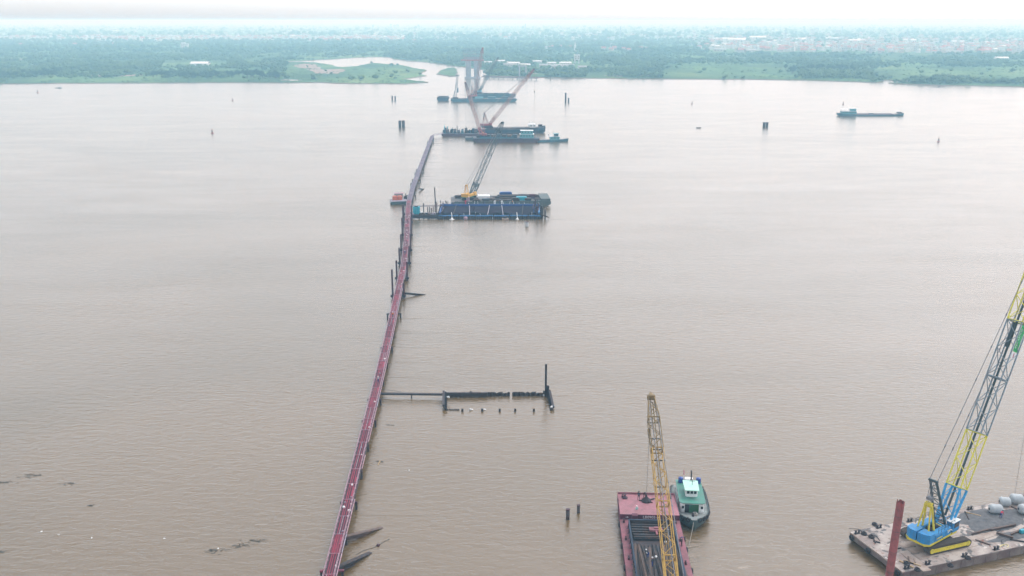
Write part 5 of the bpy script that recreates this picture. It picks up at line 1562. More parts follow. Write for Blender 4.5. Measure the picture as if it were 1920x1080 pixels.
# wakes: low ridges of water trailing off piles and hulls
rw = random.Random(77)
wk_b = MB()
def wake(p, L, ang, h=0.07, w=0.35):
    n = 10; pts = []
    for i in range(n + 1):
        f = i / n
        pts.append(Vector((p.x + L * f, p.y + math.tan(ang) * L * f + 0.35 * math.sin(f * 7 + p.y) * f, 0)))
    vs, fs = [], []
    for i, q in enumerate(pts):
        f = i / n; hh = h * (1 - f) ** .7; ww = w * (0.7 + 1.2 * f)
        vs += [(q.x, q.y - ww, -0.02), (q.x, q.y, hh), (q.x, q.y + ww, -0.02)]
    for i in range(n):
        a = i * 3
        fs += [(a, a + 3, a + 4, a + 1), (a + 1, a + 4, a + 5, a + 2)]
    wk_b.add(vs, fs)
s = 3.0
while s < cum[-1]:
    c = bat(s)
    for k in range(rw.choice([0, 1, 1, 2])):
        wake(c + Vector((rw.uniform(.5, 2), rw.uniform(-2, 2), 0)), rw.uniform(5, 20), rw.uniform(-.06, .06), rw.uniform(.05, .12), rw.uniform(.25, .6))
    s += rw.uniform(5, 11)
for (u, v) in [(1034, 768), (1027, 742), (1064.5, 973), (1084.5, 961), (756, 239), (741, 188), (1438, 238.5), (1066, 191), (398, 250), (1020, 411), (970, 412), (900, 412)]:
    for a in (-.12, .0, .12): wake(G(u, v, 0) + Vector((.3, 0, 0)), rw.uniform(4, 12), a, .06, .3)
tag(wk_b.build('current_wakes', M['water'], None, True), 'low ridges of muddy water trailing downstream of the piles', None, None, 'stuff')
# ------------------------------------------------------------------ beams leaning from the walkway into the water
def hbeam(p0, p1, w, label, mk='dark_steel', cat='steel beam', name='steel_beam'):
    p0, p1 = Vector(p0), Vector(p1)
    L = (p1 - p0).length
    b = MB().bar((0, 0, 0), (L, 0, 0), w, 0.06).bar((0, 0, -w * .45), (L, 0, -w * .45), 0.06, w * .9).bar((0, 0, -w * .9), (L, 0, -w * .9), w, 0.06)
    o = b.build(name, M[mk])
    o.location = p0
    o.rotation_euler = (p1 - p0).to_track_quat('X', 'Z').to_euler()
    return tag(o, label, cat)
def into_water(a, za, e, extra=1.25):
    p, q = G(*a, za), G(*e, 0.0)
    return p, p + (q - p) * extra
hbeam(*into_water((641, 1007), 1.6, (716, 989)), 0.75, 'dark steel beam leaning into the water above the lower tapered beam', 'steel_brown')
hbeam(*into_water((634, 1062), 1.5, (694, 1036)), 0.85, 'blue black steel beam leaning into the water beside the red cap beam')
hbeam(*into_water((756, 548), 1.5, (798, 552)), 0.6, 'thin dark beam leaning into the water by the tall guide piles')
hbeam(*into_water((785, 353), 1.5, (795, 354)), 0.6, 'short dark beam leaning from the grey stretch of walkway')
p = G(709, 1023, 0)
o = MB().lathe([(0.05, -0.25), (0.3, -0.1), (0.34, 0.08), (0.2, 0.28), (0.05, 0.33)], n=10).build('float', M['maroon'], None, True); o.location = p
tag(o, 'small dark red float drifting past the tip of the lower leaning beam', 'float')
p0, p1 = G(668, 1040, .03), G(730, 1012, .03)
tag(MB().path([p0.lerp(p1, k / 6) + Vector((0, .3 * math.sin(k * 1.4), 0)) for k in range(7)], 0.035).build('floating_rope', M['debris']), 'thin dark line floating on the water beside the dark red float', 'rope')

# ------------------------------------------------------------------ near cofferdam
def upr(w, h):      # sheet pile plan profile, one trough or crest
    return [(-w / 2, -h / 2), (-w * .25, -h / 2), (-w * .12, h / 2), (w * .12, h / 2), (w * .25, -h / 2), (w / 2, -h / 2), (w / 2, -h / 2 - .05), (w * .2, -h / 2 - .05), (w * .08, h / 2 - .05), (-w * .08, h / 2 - .05), (-w * .2, -h / 2 - .05), (-w / 2, -h / 2 - .05)]
def spile(w, h, H):
    b = MB(); pr = upr(w, h); k = len(pr)
    vs = [(x, y, -4.0) for x, y in pr] + [(x, y, H) for x, y in pr]
    b.add(vs, [(i, (i + 1) % k, k + (i + 1) % k, k + i) for i in range(k)] + [(k + 0, k + 1, k + 10, k + 11), (k + 1, k + 2, k + 9, k + 10), (k + 2, k + 3, k + 8, k + 9), (k + 3, k + 4, k + 7, k + 8), (k + 4, k + 5, k + 6, k + 7)])
    return b.mesh('sheet_pile', M['black_steel'])
SP = {}
def wall(parent, O, p, q, h0, h1, w=0.55, rnd=0.0, skip=None, seed=1, mesh_m=None):
    r = random.Random(seed)
    p, q = Vector(p), Vector(q); L = (q - p).length; n = max(1, int(L / w)); a = math.atan2(q.y - p.y, q.x - p.x)
    for i in range(n):
        f = (i + .5) / n
        if skip and skip(f): continue
        h = round((h0 + (h1 - h0) * f + r.uniform(-rnd, rnd)) * 4) / 4
        k = (round(w, 2), h)
        if k not in SP: SP[k] = spile(w, 0.4, h)
        c = p.lerp(q, f) - O
        o = part('sheet_pile', SP[k], parent, (c.x, c.y, 0), a + (math.pi if i % 2 else 0))
        if mesh_m: o.data = mesh_m(k)
cO = G(836, 769, 0)
cf = thing('cofferdam', 'half built black sheet pile cofferdam reached by a gangway from the walkway', 'cofferdam', cO)
A0, B0, C0, D0 = G(836, 769, 0), G(1034, 768, 0), G(1027, 742, 0), G(836, 743, 0)
wall(cf, cO, A0, D0, 1.0, 1.25, seed=2)
wall(cf, cO, D0, C0, 0.9, 0.9, rnd=0.25, skip=lambda f: 0.625 < f < 0.65, seed=3)
wall(cf, cO, C0, B0, 1.25, 0.5, rnd=.1, seed=4)
wall(cf, cO, A0, A0.lerp(B0, 0.13), 0.25, 0.25, seed=5)
MB().bar(D0 - cO + Vector((0, -.5, .75)), D0.lerp(C0, 0.41) - cO + Vector((0, -.5, .7)), 0.5, 0.75).build('waler', M['black_steel'], cf)
MB().bar(D0 - cO + Vector((-.5, 0, 1.2)), A0 - cO + Vector((-.5, 0, 1.1)), 0.5, 0.5).build('waler', M['black_steel'], cf)
MB().bar(C0 - cO + Vector((.4, 0, 1.3)), B0 - cO + Vector((.4, 0, 0.6)), 0.5, 0.5).build('waler', M['black_steel'], cf)
for u in (867, 904, 937, 966, 1001): 
    p = G(u, 771, 0) - cO
    MB().bar(p + Vector((-.18, 0, -3)), p + Vector((-.18, 0, .62)), 0.09, 0.5).bar(p + Vector((.18, 0, -3)), p + Vector((.18, 0, .62)), 0.09, 0.5).bar(p + Vector((0, 0, -3)), p + Vector((0, 0, .6)), 0.3, 0.09).build('king_pile', M['dark_steel'], cf)
p = B0 - cO; MB().box(p + Vector((0, -.2, -1.2)), (0.7, 0.5, 3.4)).build('king_pile', M['dark_steel'], cf)
p = G(1026.5, 741, 0) - cO; MB().box(p + Vector((0, 0, 0)), (0.75, 0.6, 4.8)).build('king_pile', M['black_steel'], cf)
p = G(1023.2, 742.5, 0) - cO
MB().bar(p + Vector((-.2, 0, -3)), p + Vector((-.2, 0, 8.0)), 0.07, 0.5).bar(p + Vector((.2, 0, -3)), p + Vector((.2, 0, 8.0)), 0.07, 0.5).bar(p + Vector((0, 0, -3)), p + Vector((0, 0, 7.98)), 0.36, 0.12).build('tall_king_pile', M['black_steel'], cf)
g0, g1 = G(708, 738, 1.0), G(835, 739.5, 1.0)
gw = thing('gangway', 'narrow dark steel gangway linking the red walkway to the near cofferdam', 'gangway', (g0.x, g0.y, 0))
d = g1 - g0
MB().bar((0, 0, 1.0), (d.x, d.y, 1.0), 0.7, 0.4).build('beam', M['black_steel'], gw)
for f in (0.5, 0.97): MB().tube((d.x * f, d.y * f + .1, -3), (d.x * f, d.y * f + .1, 1.0), 0.14, n=8).build('pile', M['black_steel'], gw)
MB().tube((0.2, 0.3, 2.0), (d.x * .35, d.y + .3, 1.6), 0.04, n=5).build('cable', M['black_steel'], gw)
for (u, v, lab) in [(882, 769, 'white and dark float in the row of king pile stubs'), (906, 769, 'crumpled white float caught beside a king pile stub'), (839, 752, 'white bag hanging on the short wall of the near cofferdam'), (1019, 742, 'white bag caught at the foot of the tall king pile'), (1033, 763, 'white sack sitting on the sloping end of the near cofferdam')]:
    z = {839: 0.9, 1033: 0.55}.get(u, 0.0)
    p = G(u, v, z)
    if u == 839: p = Vector((A0.x + .35, A0.y + 4.6, 1.1))
    if u == 1033: p = Vector((B0.x, B0.y - .1, 0.55))
    o = MB().cbox((0, 0, 0.22), (0.62, 0.4, 0.44), 0.12).cbox((0.35, 0.1, 0.12), (0.5, 0.4, 0.24), 0.08).build('float', M['foam_white'], None, True)
    o.location = p; o.rotation_euler = (0, 0, u % 3)
    tag(o, lab, 'float')

# ------------------------------------------------------------------ free standing piles
def pipe_pile(u, v, r, h, label, group, mk='dark_steel', lean=0.0):
    p = G(u, v, 0)
    t = thing('pipe_pile', label, 'pile', p, 0, group)
    MB().tube((0, 0, -3), (lean, 0, h), r, r, 14).build('shaft', M[mk], t, True)
    MB().tube((lean, 0, h - .1), (lean, 0, h + .03), r * 1.12, n=14).build('collar', M['maroon'], t)
pipe_pile(1064.5, 973, 0.34, 1.9, 'thicker of the two dark pipe piles standing off the pink barge', None)
pipe_pile(1084.5, 961, 0.28, 1.5, 'thinner of the two dark pipe piles standing off the pink barge', None)
for u in (750, 756.5): pipe_pile(u, 239, 1.15 if u < 753 else 1.25, 5.6, 'thick dark pipe pile of the pair standing in open water off the grey walkway end', 'pile pair off the walkway end')
for u in (735.5, 741): pipe_pile(u, 188, 0.8, 4.8, 'grey pipe pile of the hazy pair near the dumb barge', 'pile pair near the dumb barge')
pipe_pile(1060.5, 191, 0.95, 9.6, 'tall grey pipe pile beside a much shorter one', None)
pipe_pile(1066, 191.5, 0.8, 4.6, 'short grey pipe pile beside a much taller one', None)
for u in (1432.5, 1438): pipe_pile(u, 238.5, 1.2 if u < 1435 else 1.0, 4.0, 'stubby dark pipe pile of the pair in open water near the cargo vessel', 'pile pair near the cargo vessel')
pipe_pile(1032, 151, 0.5, 7, 'thin dark post in the water below the control tower', None)

# ------------------------------------------------------------------ buoys
def buoy(u, v, s, label):
    p = G(u, v, 0)
    t = thing('buoy', label, 'buoy', p, 0, None)
    MB().lathe([(0.6 * s, -0.5 * s), (1.1 * s, -0.1 * s), (1.1 * s, 0.35 * s), (0.5 * s, 0.55 * s)], n=12).build('float', M['buoy_red'], t)
    b = MB()
    for k in range(4): a = k * 1.571; b.bar((0.7 * s * math.cos(a), 0.7 * s * math.sin(a), .4 * s), (0.22 * s * math.cos(a), .22 * s * math.sin(a), 2.6 * s), 0.16 * s)
    b.build('tower', M['dark_steel'], t)
    MB().lathe([(0.32 * s, 2.6 * s), (0.32 * s, 3.0 * s), (0.02, 3.6 * s)], n=8).build('lantern', M['buoy_red'], t)
buoy(398, 250, 1.0, 'dark red buoy in open water on the walkway side, trailing a ripple')
buoy(436, 189, 0.9, 'small hazy buoy in open water below the white warehouse')
buoy(70.5, 174, 1.1, 'small red buoy in the channel near the long pond')
buoy(1297.5, 195, 0.9, 'small buoy between the pipe pile pairs and the cargo vessel')
buoy(1581, 196, 0.9, 'small buoy just behind the cargo vessel superstructure')
buoy(1759.5, 266, 0.9, 'small dark buoy in open water past the cargo vessel bow')

# ------------------------------------------------------------------ drift wood and rubbish
r = random.Random(8)
def driftmat(u, v, L, label):
    p = G(u, v, 0)
    b = MB()
    for k in range(int(14 * L)):
        a = r.gauss(0.1, .5); c = Vector((r.gauss(0, L * .3), r.gauss(0, L * .13), r.uniform(-.01, .05)))
        w = Vector((math.cos(a), math.sin(a), r.uniform(-.03, .03))) * r.uniform(.05, .3)
        b.bar(c - w, c + w, r.uniform(.02, .07), r.uniform(.02, .06))
    o = b.build('drift_debris', M['debris']); o.location = p
    return tag(o, label, None, None, 'stuff')
driftmat(405, 1032, 3.6, 'dark raft of floating twigs with a scrap of white foam')
driftmat(453, 1023, 2.6, 'loose floating twigs trailing behind the dark raft')
driftmat(480, 1015, 3.0, 'scattered floating twigs upstream of the dark raft')
driftmat(58, 892, 3.6, 'thin dark line of floating reeds in the quiet water')
driftmat(128, 907, 2.2, 'short strip of floating reeds')
driftmat(8, 905, 2.6, 'floating reeds drifting at the edge of the quiet water')
driftmat(170, 948, 1.2, 'small clump of floating twigs')
driftmat(3, 1035, 1.6, 'dark floating clump of water plants')
driftmat(733, 797, 1.2, 'small dark clump floating off the gangway')
for (u, v) in [(409, 1029), (172, 1009), (110, 1003), (78, 997), (308, 1010), (767, 882)]:
    p = G(u, v, 0)
    o = MB().cbox((0, 0, .06), (r.uniform(.2, .36), r.uniform(.12, .22), .12), .04).build('foam_scrap', M['foam_white']); o.location = p; o.rotation_euler = (0, 0, r.uniform(0, 3))
    tag(o, 'small white scrap of foam floating on the muddy water', 'foam scrap', 'white foam scraps on the water')
p = G(711, 868, 0)
t = thing('driftwood', 'pale wooden stake floating beside the red walkway', 'driftwood', p, 1.45)
MB().tube((-0.9, 0, 0.0), (0.5, 0.0, 0.12), 0.11, 0.16, 8).build('stake', M['wood'], t)
MB().bar((0.5, -0.7, 0.05), (0.6, 0.7, 0.08), 0.2, 0.12).build('crosspiece', M['debris'], t)
# ------------------------------------------------------------------ mid river cofferdam and crane barge
mO = G(790, 411, 0)
Lm = (G(1018, 411, 0) - mO).length
mc = thing('cofferdam', 'large sheet pile cofferdam with blue walers beside the yellow crane barge', 'cofferdam', mO)
x0 = 7.5; DEP = 17.0
SPM = {}
def mwall(p, q, h0, h1, seed, mk='sheet_pile', w=0.9):
    r = random.Random(seed)
    p, q = Vector(p), Vector(q); L = (q - p).length; n = int(L / w); a = math.atan2(q.y - p.y, q.x - p.x)
    for i in range(n):
        f = (i + .5) / n
        h = round((h0 + (h1 - h0) * f + r.uniform(-.15, .15)) * 4) / 4
        k = (w, h, mk)
        if k not in SPM:
            me = spile(w, 0.5, h); me.materials.clear(); me.materials.append(M[mk]); SPM[k] = me
        c = p.lerp(q, f)
        part('sheet_pile', SPM[k], mc, (c.x, c.y, 0), a + (math.pi if i % 2 else 0))
mwall((x0, DEP, 0), (Lm - 1, DEP, 0), 3.6, 3.6, 1)
mwall((x0, 0, 0), (Lm - 1, 0, 0), 1.3, 1.3, 2, 'dark_steel')
mwall((x0, 0, 0), (x0, DEP, 0), 2.4, 3.4, 3)
mwall((Lm - 1, 0, 0), (Lm - 1, DEP, 0), 2.4, 3.4, 4)
MB().box(((x0 + Lm - 1) / 2, DEP / 2, -0.2), (Lm - x0 - 1.2, DEP - .4, 0.5)).build('muddy_floor', M['hold_dark'], mc)
MB().bar((x0, DEP - .7, 3.3), (Lm - 1, DEP - .7, 3.3), 0.8, 0.9).build('waler', M['waler_blue'], mc)
MB().bar((x0, DEP - .6, 1.3), (Lm - 1, DEP - .6, 1.3), 0.5, 0.4).build('waler', M['maroon'], mc)
MB().bar((x0, .7, 1.35), (Lm - 1, .7, 1.35), 0.9, 0.6).build('waler', M['waler_bright'], mc)
MB().bar((x0 + .7, 1, 2.6), (x0 + .7, DEP - 1, 3.4), 0.6, 0.6).build('waler', M['waler_blue'], mc)
MB().bar((Lm - 1.7, 1, 2.6), (Lm - 1.7, DEP - 1, 3.4), 0.8, 0.6).build('waler', M['waler_bright'], mc)
for i, f in enumerate((0.14, 0.30, 0.47, 0.62, 0.80)):
    x = x0 + (Lm - x0) * f
    MB().tube((x, 1.0, 1.7), (x - (0.8 if i % 2 else -.6), DEP - 1, 3.2), 0.2, n=8).build('strut', M['rail_grey'] if i in (1, 2, 3) else M['steel_grey'], mc)
for i, f in enumerate((.06, .2, .26, .36, .42, .53, .58, .68, .74, .86, .92)):
    x = x0 + (Lm - x0) * f
    MB().tube((x, -.4 if i % 2 else DEP + .4, -3), (x, -.4 if i % 2 else DEP + .4, 2.6 if i % 2 else 4.8), 0.2, n=8).build('guide_pile', M['dark_steel'], mc)
# slack dark sheets added inside the back wall so the interior reads dark
for k, (fa, fb, mk, sag) in enumerate([(0.03, 0.33, 'interior_dark', 1.1), (0.335, 0.62, 'interior_dark', 0.8), (0.625, 0.96, 'interior_dark', 1.3)]):
    b = MB(); nx, nz = 14, 4
    for i in range(nx + 1):
        f = i / nx; x = x0 + (Lm - x0) * (fa + (fb - fa) * f)
        for j in range(nz + 1):
            g = j / nz
            b.v.append((x, DEP - 1.2 - 9.0 * g + 0.3 * math.sin(i * 1.7 + j), 2.85 - g * (1.1 + sag * (1 - (2 * f - 1) ** 2) * .6)))
    for i in range(nx):
        for j in range(nz): b.f.append((i * (nz + 1) + j, (i + 1) * (nz + 1) + j, (i + 1) * (nz + 1) + j + 1, i * (nz + 1) + j + 1)); b.m.append(0)
    b.build('dark_sheet', M[mk], mc, True)
# piles and frames at the outer end
for (dx, dy, h) in [(-2.6, 2, 5.5), (-2.0, 5, 6.5), (-.6, 1, 6.0), (.0, 4, 4.5), (.9, 0, 4.0), (1.1, 3, 4.2), (-3.2, 9, 7.0)]:
    MB().tube((Lm + dx, dy, -3), (Lm + dx, dy, h), 0.3, n=8).build('guide_pile', M['maroon' if dx < -1 else 'black_steel'], mc)
MB().bar((Lm + .9, 0, 4.0), (Lm + 1.1, 3, 4.1), .3).bar((Lm - 1, .2, 2.2), (Lm + 2.6, .2, .8), .5).build('end_frame', M['dark_steel'], mc)
# platform between walkway and cofferdam
MB().box((1.2, 3.2, 1.5), (14.5, 5.2, 0.35)).build('platform', M['dark_steel'], mc)
for x in (-5, -1, 3, 7): MB().tube((x, 1.2, -3), (x, 1.2, 1.35), 0.25, n=8).build('guide_pile', M['black_steel'], mc)
MB().bar((-6, .6, .9), (7.5, .6, .9), .3, 1.2).build('waler', M['black_steel'], mc)
MB().bar((-5, 14, 3.2), (8, 14, 3.4), .8, .25).build('waler', M['maroon'], mc)
for (x, y, h) in [(0.6, 4.2, 6.4), (2.4, 4.4, 4.6), (3.3, 3.6, 4.9), (4.0, 4.2, 4.3), (4.9, 3.4, 5.0), (5.6, 6.2, 5.6), (6.2, 8, 5.8)]:
    MB().tube((x, y, -3), (x + .2, y, h), 0.22, n=8).build('guide_pile', M['black_steel' if x < 4 else 'maroon'], mc)
p = mO + Vector((-2.4, 3.4, 1.68))
t = thing('tank_container', 'pair of turquoise tanks on the platform beside the walkway', 'tank', p)
for x in (-.78, .78):
    MB().cbox((x, 0, 1.7), (1.5, 1.6, 3.3), 0.12).build('tank', M['turquoise'], t)
MB().box((0, 0, 3.55), (1.6, 1.2, .35)).build('lid', M['dark_steel'], t)
o = MB().cbox((0, 0, .35), (1.6, .9, .7), .2).cbox((.7, .2, .2), (.9, .9, .4), .12).build('white_sack', M['foam_white']); o.location = mO + Vector((.0, 4.6, 1.68))
tag(o, 'white sack heap lying behind the turquoise tanks', 'sack')
def float_on(u, v, z, mk, label, s=1.0):
    p = G(u, v, z)
    o = MB().lathe([(0.1, 0), (0.75, 0.25), (0.95, 0.8), (0.75, 1.4), (0.15, 1.6)], n=12).build('buoy_float', M[mk], None, True); o.location = (p.x, p.y, z - .25); o.scale = (s, s, s)
    tag(o, label, 'float')
float_on(873, 411.5, 0, 'rail_pink', 'pink round float under the first white strut of the blue cofferdam')
float_on(925, 410.5, 0, 'foam_white', 'whitish round float between two white struts of the blue cofferdam', .8)
p = mO + Vector((x0 + (Lm - x0) * .64, -1.2, 0))
t = thing('pump_raft', 'small tan pump raft moored at the front of the blue cofferdam', 'raft', p)
MB().cbox((0, 0, .3), (3.0, 1.8, .8), .15).build('raft', M['soil'], t); MB().cbox((0, 0, 1.1), (1.4, 1.0, .9), .1).build('motor', M['dark_steel'], t)
for (u, lab) in [(847.5, 'white jet of pumped water splashing off the blue cofferdam near its platform'), (970, 'thin white jet of pumped water falling at the outer half of the blue cofferdam')]:
    p = G(u, 411.5, 0)
    b = MB().tube((-.25, 1.2, 3.0), (0, .2, .6), .14, .22, 8).lathe([(1.3 if u < 900 else .8, 0.0), (.6, .22), (.25, .8)], n=12)
    o = b.build('water_jet', M['foam_white'], None, True); o.location = p
    tag(o, lab, 'water jet')
for i, (u, sh) in enumerate([(826, 'cloth_black'), (831, 'cloth_blue'), (835.5, 'cloth_black'), (929, 'cloth_black'), (951, 'cloth_blue'), (961, 'cloth_orange')]):
    p = RY(u, 380, mO.y + DEP - .7)
    person((p.x, p.y, 3.76), .5 + i, 'stand', sh, 'cloth_black', 'white' if i % 2 else 'hair', f'worker in {["black", "blue", "orange"][["cloth_black", "cloth_blue", "cloth_orange"].index(sh)]} on the blue back waler of the large cofferdam', 'workers on the blue waler')
for o in [o for o in bpy.data.objects if o.get('group') == 'workers on the blue waler' and o['label'].startswith('worker in orange')]: del o['group']
r = random.Random(31)
for k in range(40):
    f = (k + r.uniform(-.3, .3)) / 40
    x = x0 + (Lm - x0) * f; fr = k % 2
    MB().bar((x, DEP - .7 if fr else .7, 3.75 if fr else 1.65), (x + r.uniform(-.3, .3), DEP - .7 if fr else .7, (3.75 if fr else 1.65) + r.uniform(.5, 1.5)), .16).build('guard_post', M[r.choice(['dark_steel', 'maroon', 'white_paint', 'waler_blue'])], mc)
for k in range(16):
    x, y = r.uniform(-5.5, 7), r.uniform(1.2, 5.4)
    MB().cbox((x, y, 1.68 + .35), (r.uniform(.5, 1.3), r.uniform(.5, 1.1), .7), .1).build('deck_gear', M[r.choice(['dark_steel', 'black_steel', 'steel_brown', 'rail_grey', 'cargo_blue'])], mc)
for k in range(9):
    x = x0 + r.uniform(.5, 2.5); y = 1 + k * 1.7
    MB().bar((x, y, 2.6), (x + r.uniform(-.5, 1.5), y + r.uniform(-1, 1), 3.6 + r.uniform(0, 1.2)), .22).build('prop', M[r.choice(['maroon', 'dark_steel', 'rail_grey'])], mc)
    x = Lm - r.uniform(1.5, 4.5)
    MB().bar((x, y, 2.6), (x + r.uniform(-1, 1), y + r.uniform(-1, 1), 3.6 + r.uniform(0, 1.4)), .22).build('prop', M[r.choice(['maroon', 'rail_pink', 'waler_blue'])], mc)
# red and white warning posts on the cofferdam
for (u, mk) in [(873, 'cloth_red'), (928, 'foam_white'), (941, 'foam_white')]:
    p = RY(u, 383, mO.y + DEP - 1.5)
    o = MB().box((0, 0, .6), (.5, .5, 1.2)).box((0, 0, 1.4), (.9, .2, .5)).build('warning_board', M[mk]); o.location = (p.x, p.y, 3.72 if mk == 'cloth_red' else 3.72)
    o.location.y = mO.y + DEP - .7
    tag(o, {'cloth_red': 'red warning board on the blue back waler', 'foam_white': 'white board on the blue back waler of the large cofferdam'}[mk], 'board', None if mk == 'cloth_red' else 'white boards on the waler')
p = G(988, 421, 0)
pipe_pile(988, 424, .75, 1.9, 'pale stub pile standing in the water before the blue cofferdam', None, 'concrete')
t = thing('guide_pile', 'tall thin black pile standing behind the blue cofferdam', 'pile', G(817, 383, 0))
MB().tube((0, 0, -3), (-.4, 0, 8.2), .26, n=8).build('shaft', M['black_steel'], t); MB().box((0, 0, 1), (.9, .9, .6)).build('collar', M['black_steel'], t)

def flat_barge(name, label, a, e, Wd, dz, hullm, deckm, rake=2.5, group=None):
    p, q = G(*a, 0), G(*e, 0)
    L = (q - p).length; az = math.atan2(q.y - p.y, q.x - p.x)
    c = p + Vector((-math.sin(az), math.cos(az), 0)) * (Wd / 2)
    t = thing(name, label, 'barge', c, az, group)
    h = Wd / 2
    hull([(-.5, h, h - .3, dz * .45, dz), (rake, h, h - .1, -.6, dz), (L - rake, h, h - .1, -.6, dz), (L + .5, h, h - .3, dz * .45, dz)], hullm, deckm, t)
    return t, L, az, (lambda x, y, z: c + Vector((math.cos(az) * x - math.sin(az) * y, math.sin(az) * x + math.cos(az) * y, z)))
yb, yL, yaz, ybw = flat_barge('crane_barge', 'grey green flat barge carrying the yellow crane and timber stacks', (848, 390), (1031, 387.5), 15.0, 2.6, M['barge_green'], M['barge_deck'], 3.5)
for y in (-7.4, 7.4): MB().bar((1, y, 2.75), (yL - 1, y, 2.75), .2, .3).build('bulwark', M['barge_green'], yb)
MB().box((yL - 2, 0, 3.2), (4.5, 14.6, 1.2)).build('raised_bow', M['barge_green'], yb)
for x in (2, 10, 20, 30, 40): 
    bollard(yb, x, -6.8, 2.61, 1.2)
# stacked piles and sheds on its deck
r = random.Random(17)
stk = MB()
PL = MB().tube((0, 0, .4), (19, 0, .4), .4, n=8).mesh('steel_pipe', M['steel_grey']); PL2 = MB().tube((0, 0, .4), (19, 0, .4), .4, n=8).mesh('steel_pipe', M['steel_brown'])
for k in range(9):
    o = bpy.data.objects.new('steel_pipe', PL if k % 3 else PL2); COL.objects.link(o)
    lay = 0 if k < 5 else 1
    o.location = ybw(22.5 + r.uniform(-.6, .6), 0.2 + (k if k < 5 else k - 4.5) * .85, 2.62 + lay * .8); o.rotation_euler = (0, 0, yaz)
    tag(o, 'long steel pipe stacked on the yellow crane barge', 'pipe', 'steel pipes stacked on the yellow crane barge')
for (x, y, sx, sy, sz, mk, nm, lab) in [(26, 5.2, 6, 2.2, 2.4, 'waler_blue', 'site_container', 'bright blue site container behind the stacked pipes'), (15, 3.5, 6.5, 4, 1.3, 'foam_white', 'covered_pallet', 'white sheeted pallet between the yellow crane and pipes'),
                                        (7.5, -4.0, 1.6, 1.6, 1.9, 'rail_pink', 'fuel_tank', 'pale pink fuel tank at the feet of the yellow crane'), (33, -3.5, 5, 2.6, 1.6, 'turquoise', 'generator', 'teal generator box near the pipes end on the yellow crane barge'), (38.5, 1.0, 3.0, 2.5, 1.8, 'cloth_maroon', 'winch_box', 'dark maroon winch box near the raised bow')]:
    p = ybw(x, y, 2.62)
    t = thing(nm, lab, nm.replace('_', ' ').split()[-1], p, yaz)
    MB().cbox((0, 0, sz / 2), (sx, sy, sz), .12).build('body', M[mk], t)
    MB().box((0, 0, sz + .06), (sx * .8, sy * .8, .12)).build('lid', M['foam_white'] if nm == 'fuel_tank' else M[mk], t)
CY = dict(body=M['crane_yellow'], trim=M['crane_green'], under=M['crane_green'], track=M['black_steel'], cab=M['crane_yellow'], gantry=M['crane_yellow'], mast=M['boom_teal'], head=M['boom_dark'])
yc = ybw(8.6, 0.2, 2.62)
tipy = RY(942, 230, 474.0)
crane('crawler_crane', 'yellow crawler crane with green base and grey teal lattice boom', yc, tipy, 1.1, 2.2, [(0, .12, 'boom_dark'), (.12, .14, 'boom_dark'), (.14, .55, 'boom_teal'), (.55, .88, 'boom_dark'), (.88, 1, 'boom_dark')],
      CY, track_az=yaz, near=False, hook_z=3.0, block=False, back_mast=False, line_r=.035, chord=.22, lace=.1)
r = random.Random(29)
for k in range(14):
    x = [11.5, 13, 16, 18.5, 20.5, 21.5, 24, 27, 30, 34, 36, 37.5, 41, 3.0][k]; y = [-5, 3.5, -4.5, -2, -5.2, 2, -5, -4, -5.5, 4, -5, 5, -2, 4][k]
    h = r.uniform(.5, 1.6)
    t = thing('timber_stack', 'dark stack of timber and plates on the deck of the yellow crane barge', 'stack', ybw(x, y, 2.62), yaz + r.uniform(-.1, .1), 'dark stacks on the yellow crane barge')
    for j in range(3): MB().box((0, 0, h * (j + .5) / 3), (r.uniform(2.4, 4.2), r.uniform(1.4, 2.4), h / 3 - .03)).build('layer', M[r.choice(['dark_steel', 'steel_brown', 'hold_dark', 'cargo_blue'])], t)
# work boat with orange boxes at the walkway bend
wb_, wL, waz, wbw = flat_barge('work_pontoon', 'small work pontoon with orange boxes moored at the walkway bend', (735, 384), (762, 383), 7.0, 1.5, M['tug_hull'], M['rail_grey'], .6)
for (x, mk) in [(1.8, 'orange_box'), (4.2, 'orange_box')]:
    t = thing('orange_crate', 'orange crate on the small pontoon at the walkway bend', 'crate', wbw(x, 1.0, 1.52), waz, 'orange crates on the pontoon')
    MB().cbox((0, 0, .9), (2.2, 2.2, 1.8), .2).build('body', M[mk], t); MB().box((0, 0, 1.85), (1.8, 1.8, .12)).build('lid', M['orange_box'], t)
t = thing('deckhouse', 'pale grey deckhouse behind the orange crates on the pontoon', 'deckhouse', wbw(4.0, 4.8, 1.52), waz)
MB().cbox((0, 0, 1.2), (4.2, 2.4, 2.4), .15).build('wall', M['concrete'], t); MB().box((0, 0, 2.5), (4.6, 2.8, .2)).build('roof', M['rail_pink'], t)
for x in (-1.2, 0, 1.2): MB().box((x, -1.22, 1.4), (.7, .06, .7)).build('window', M['glass_dark'], t)
o = MB().cbox((0, 0, .7), (1.6, 1.6, 1.4), .2).tube((0, 0, 1.4), (0, 0, 2.6), .15, n=8).build('engine', M['dark_steel']); o.location = wbw(7.2, 3.2, 1.52)
tag(o, 'dark engine block on the pontoon between crates and walkway', 'engine')

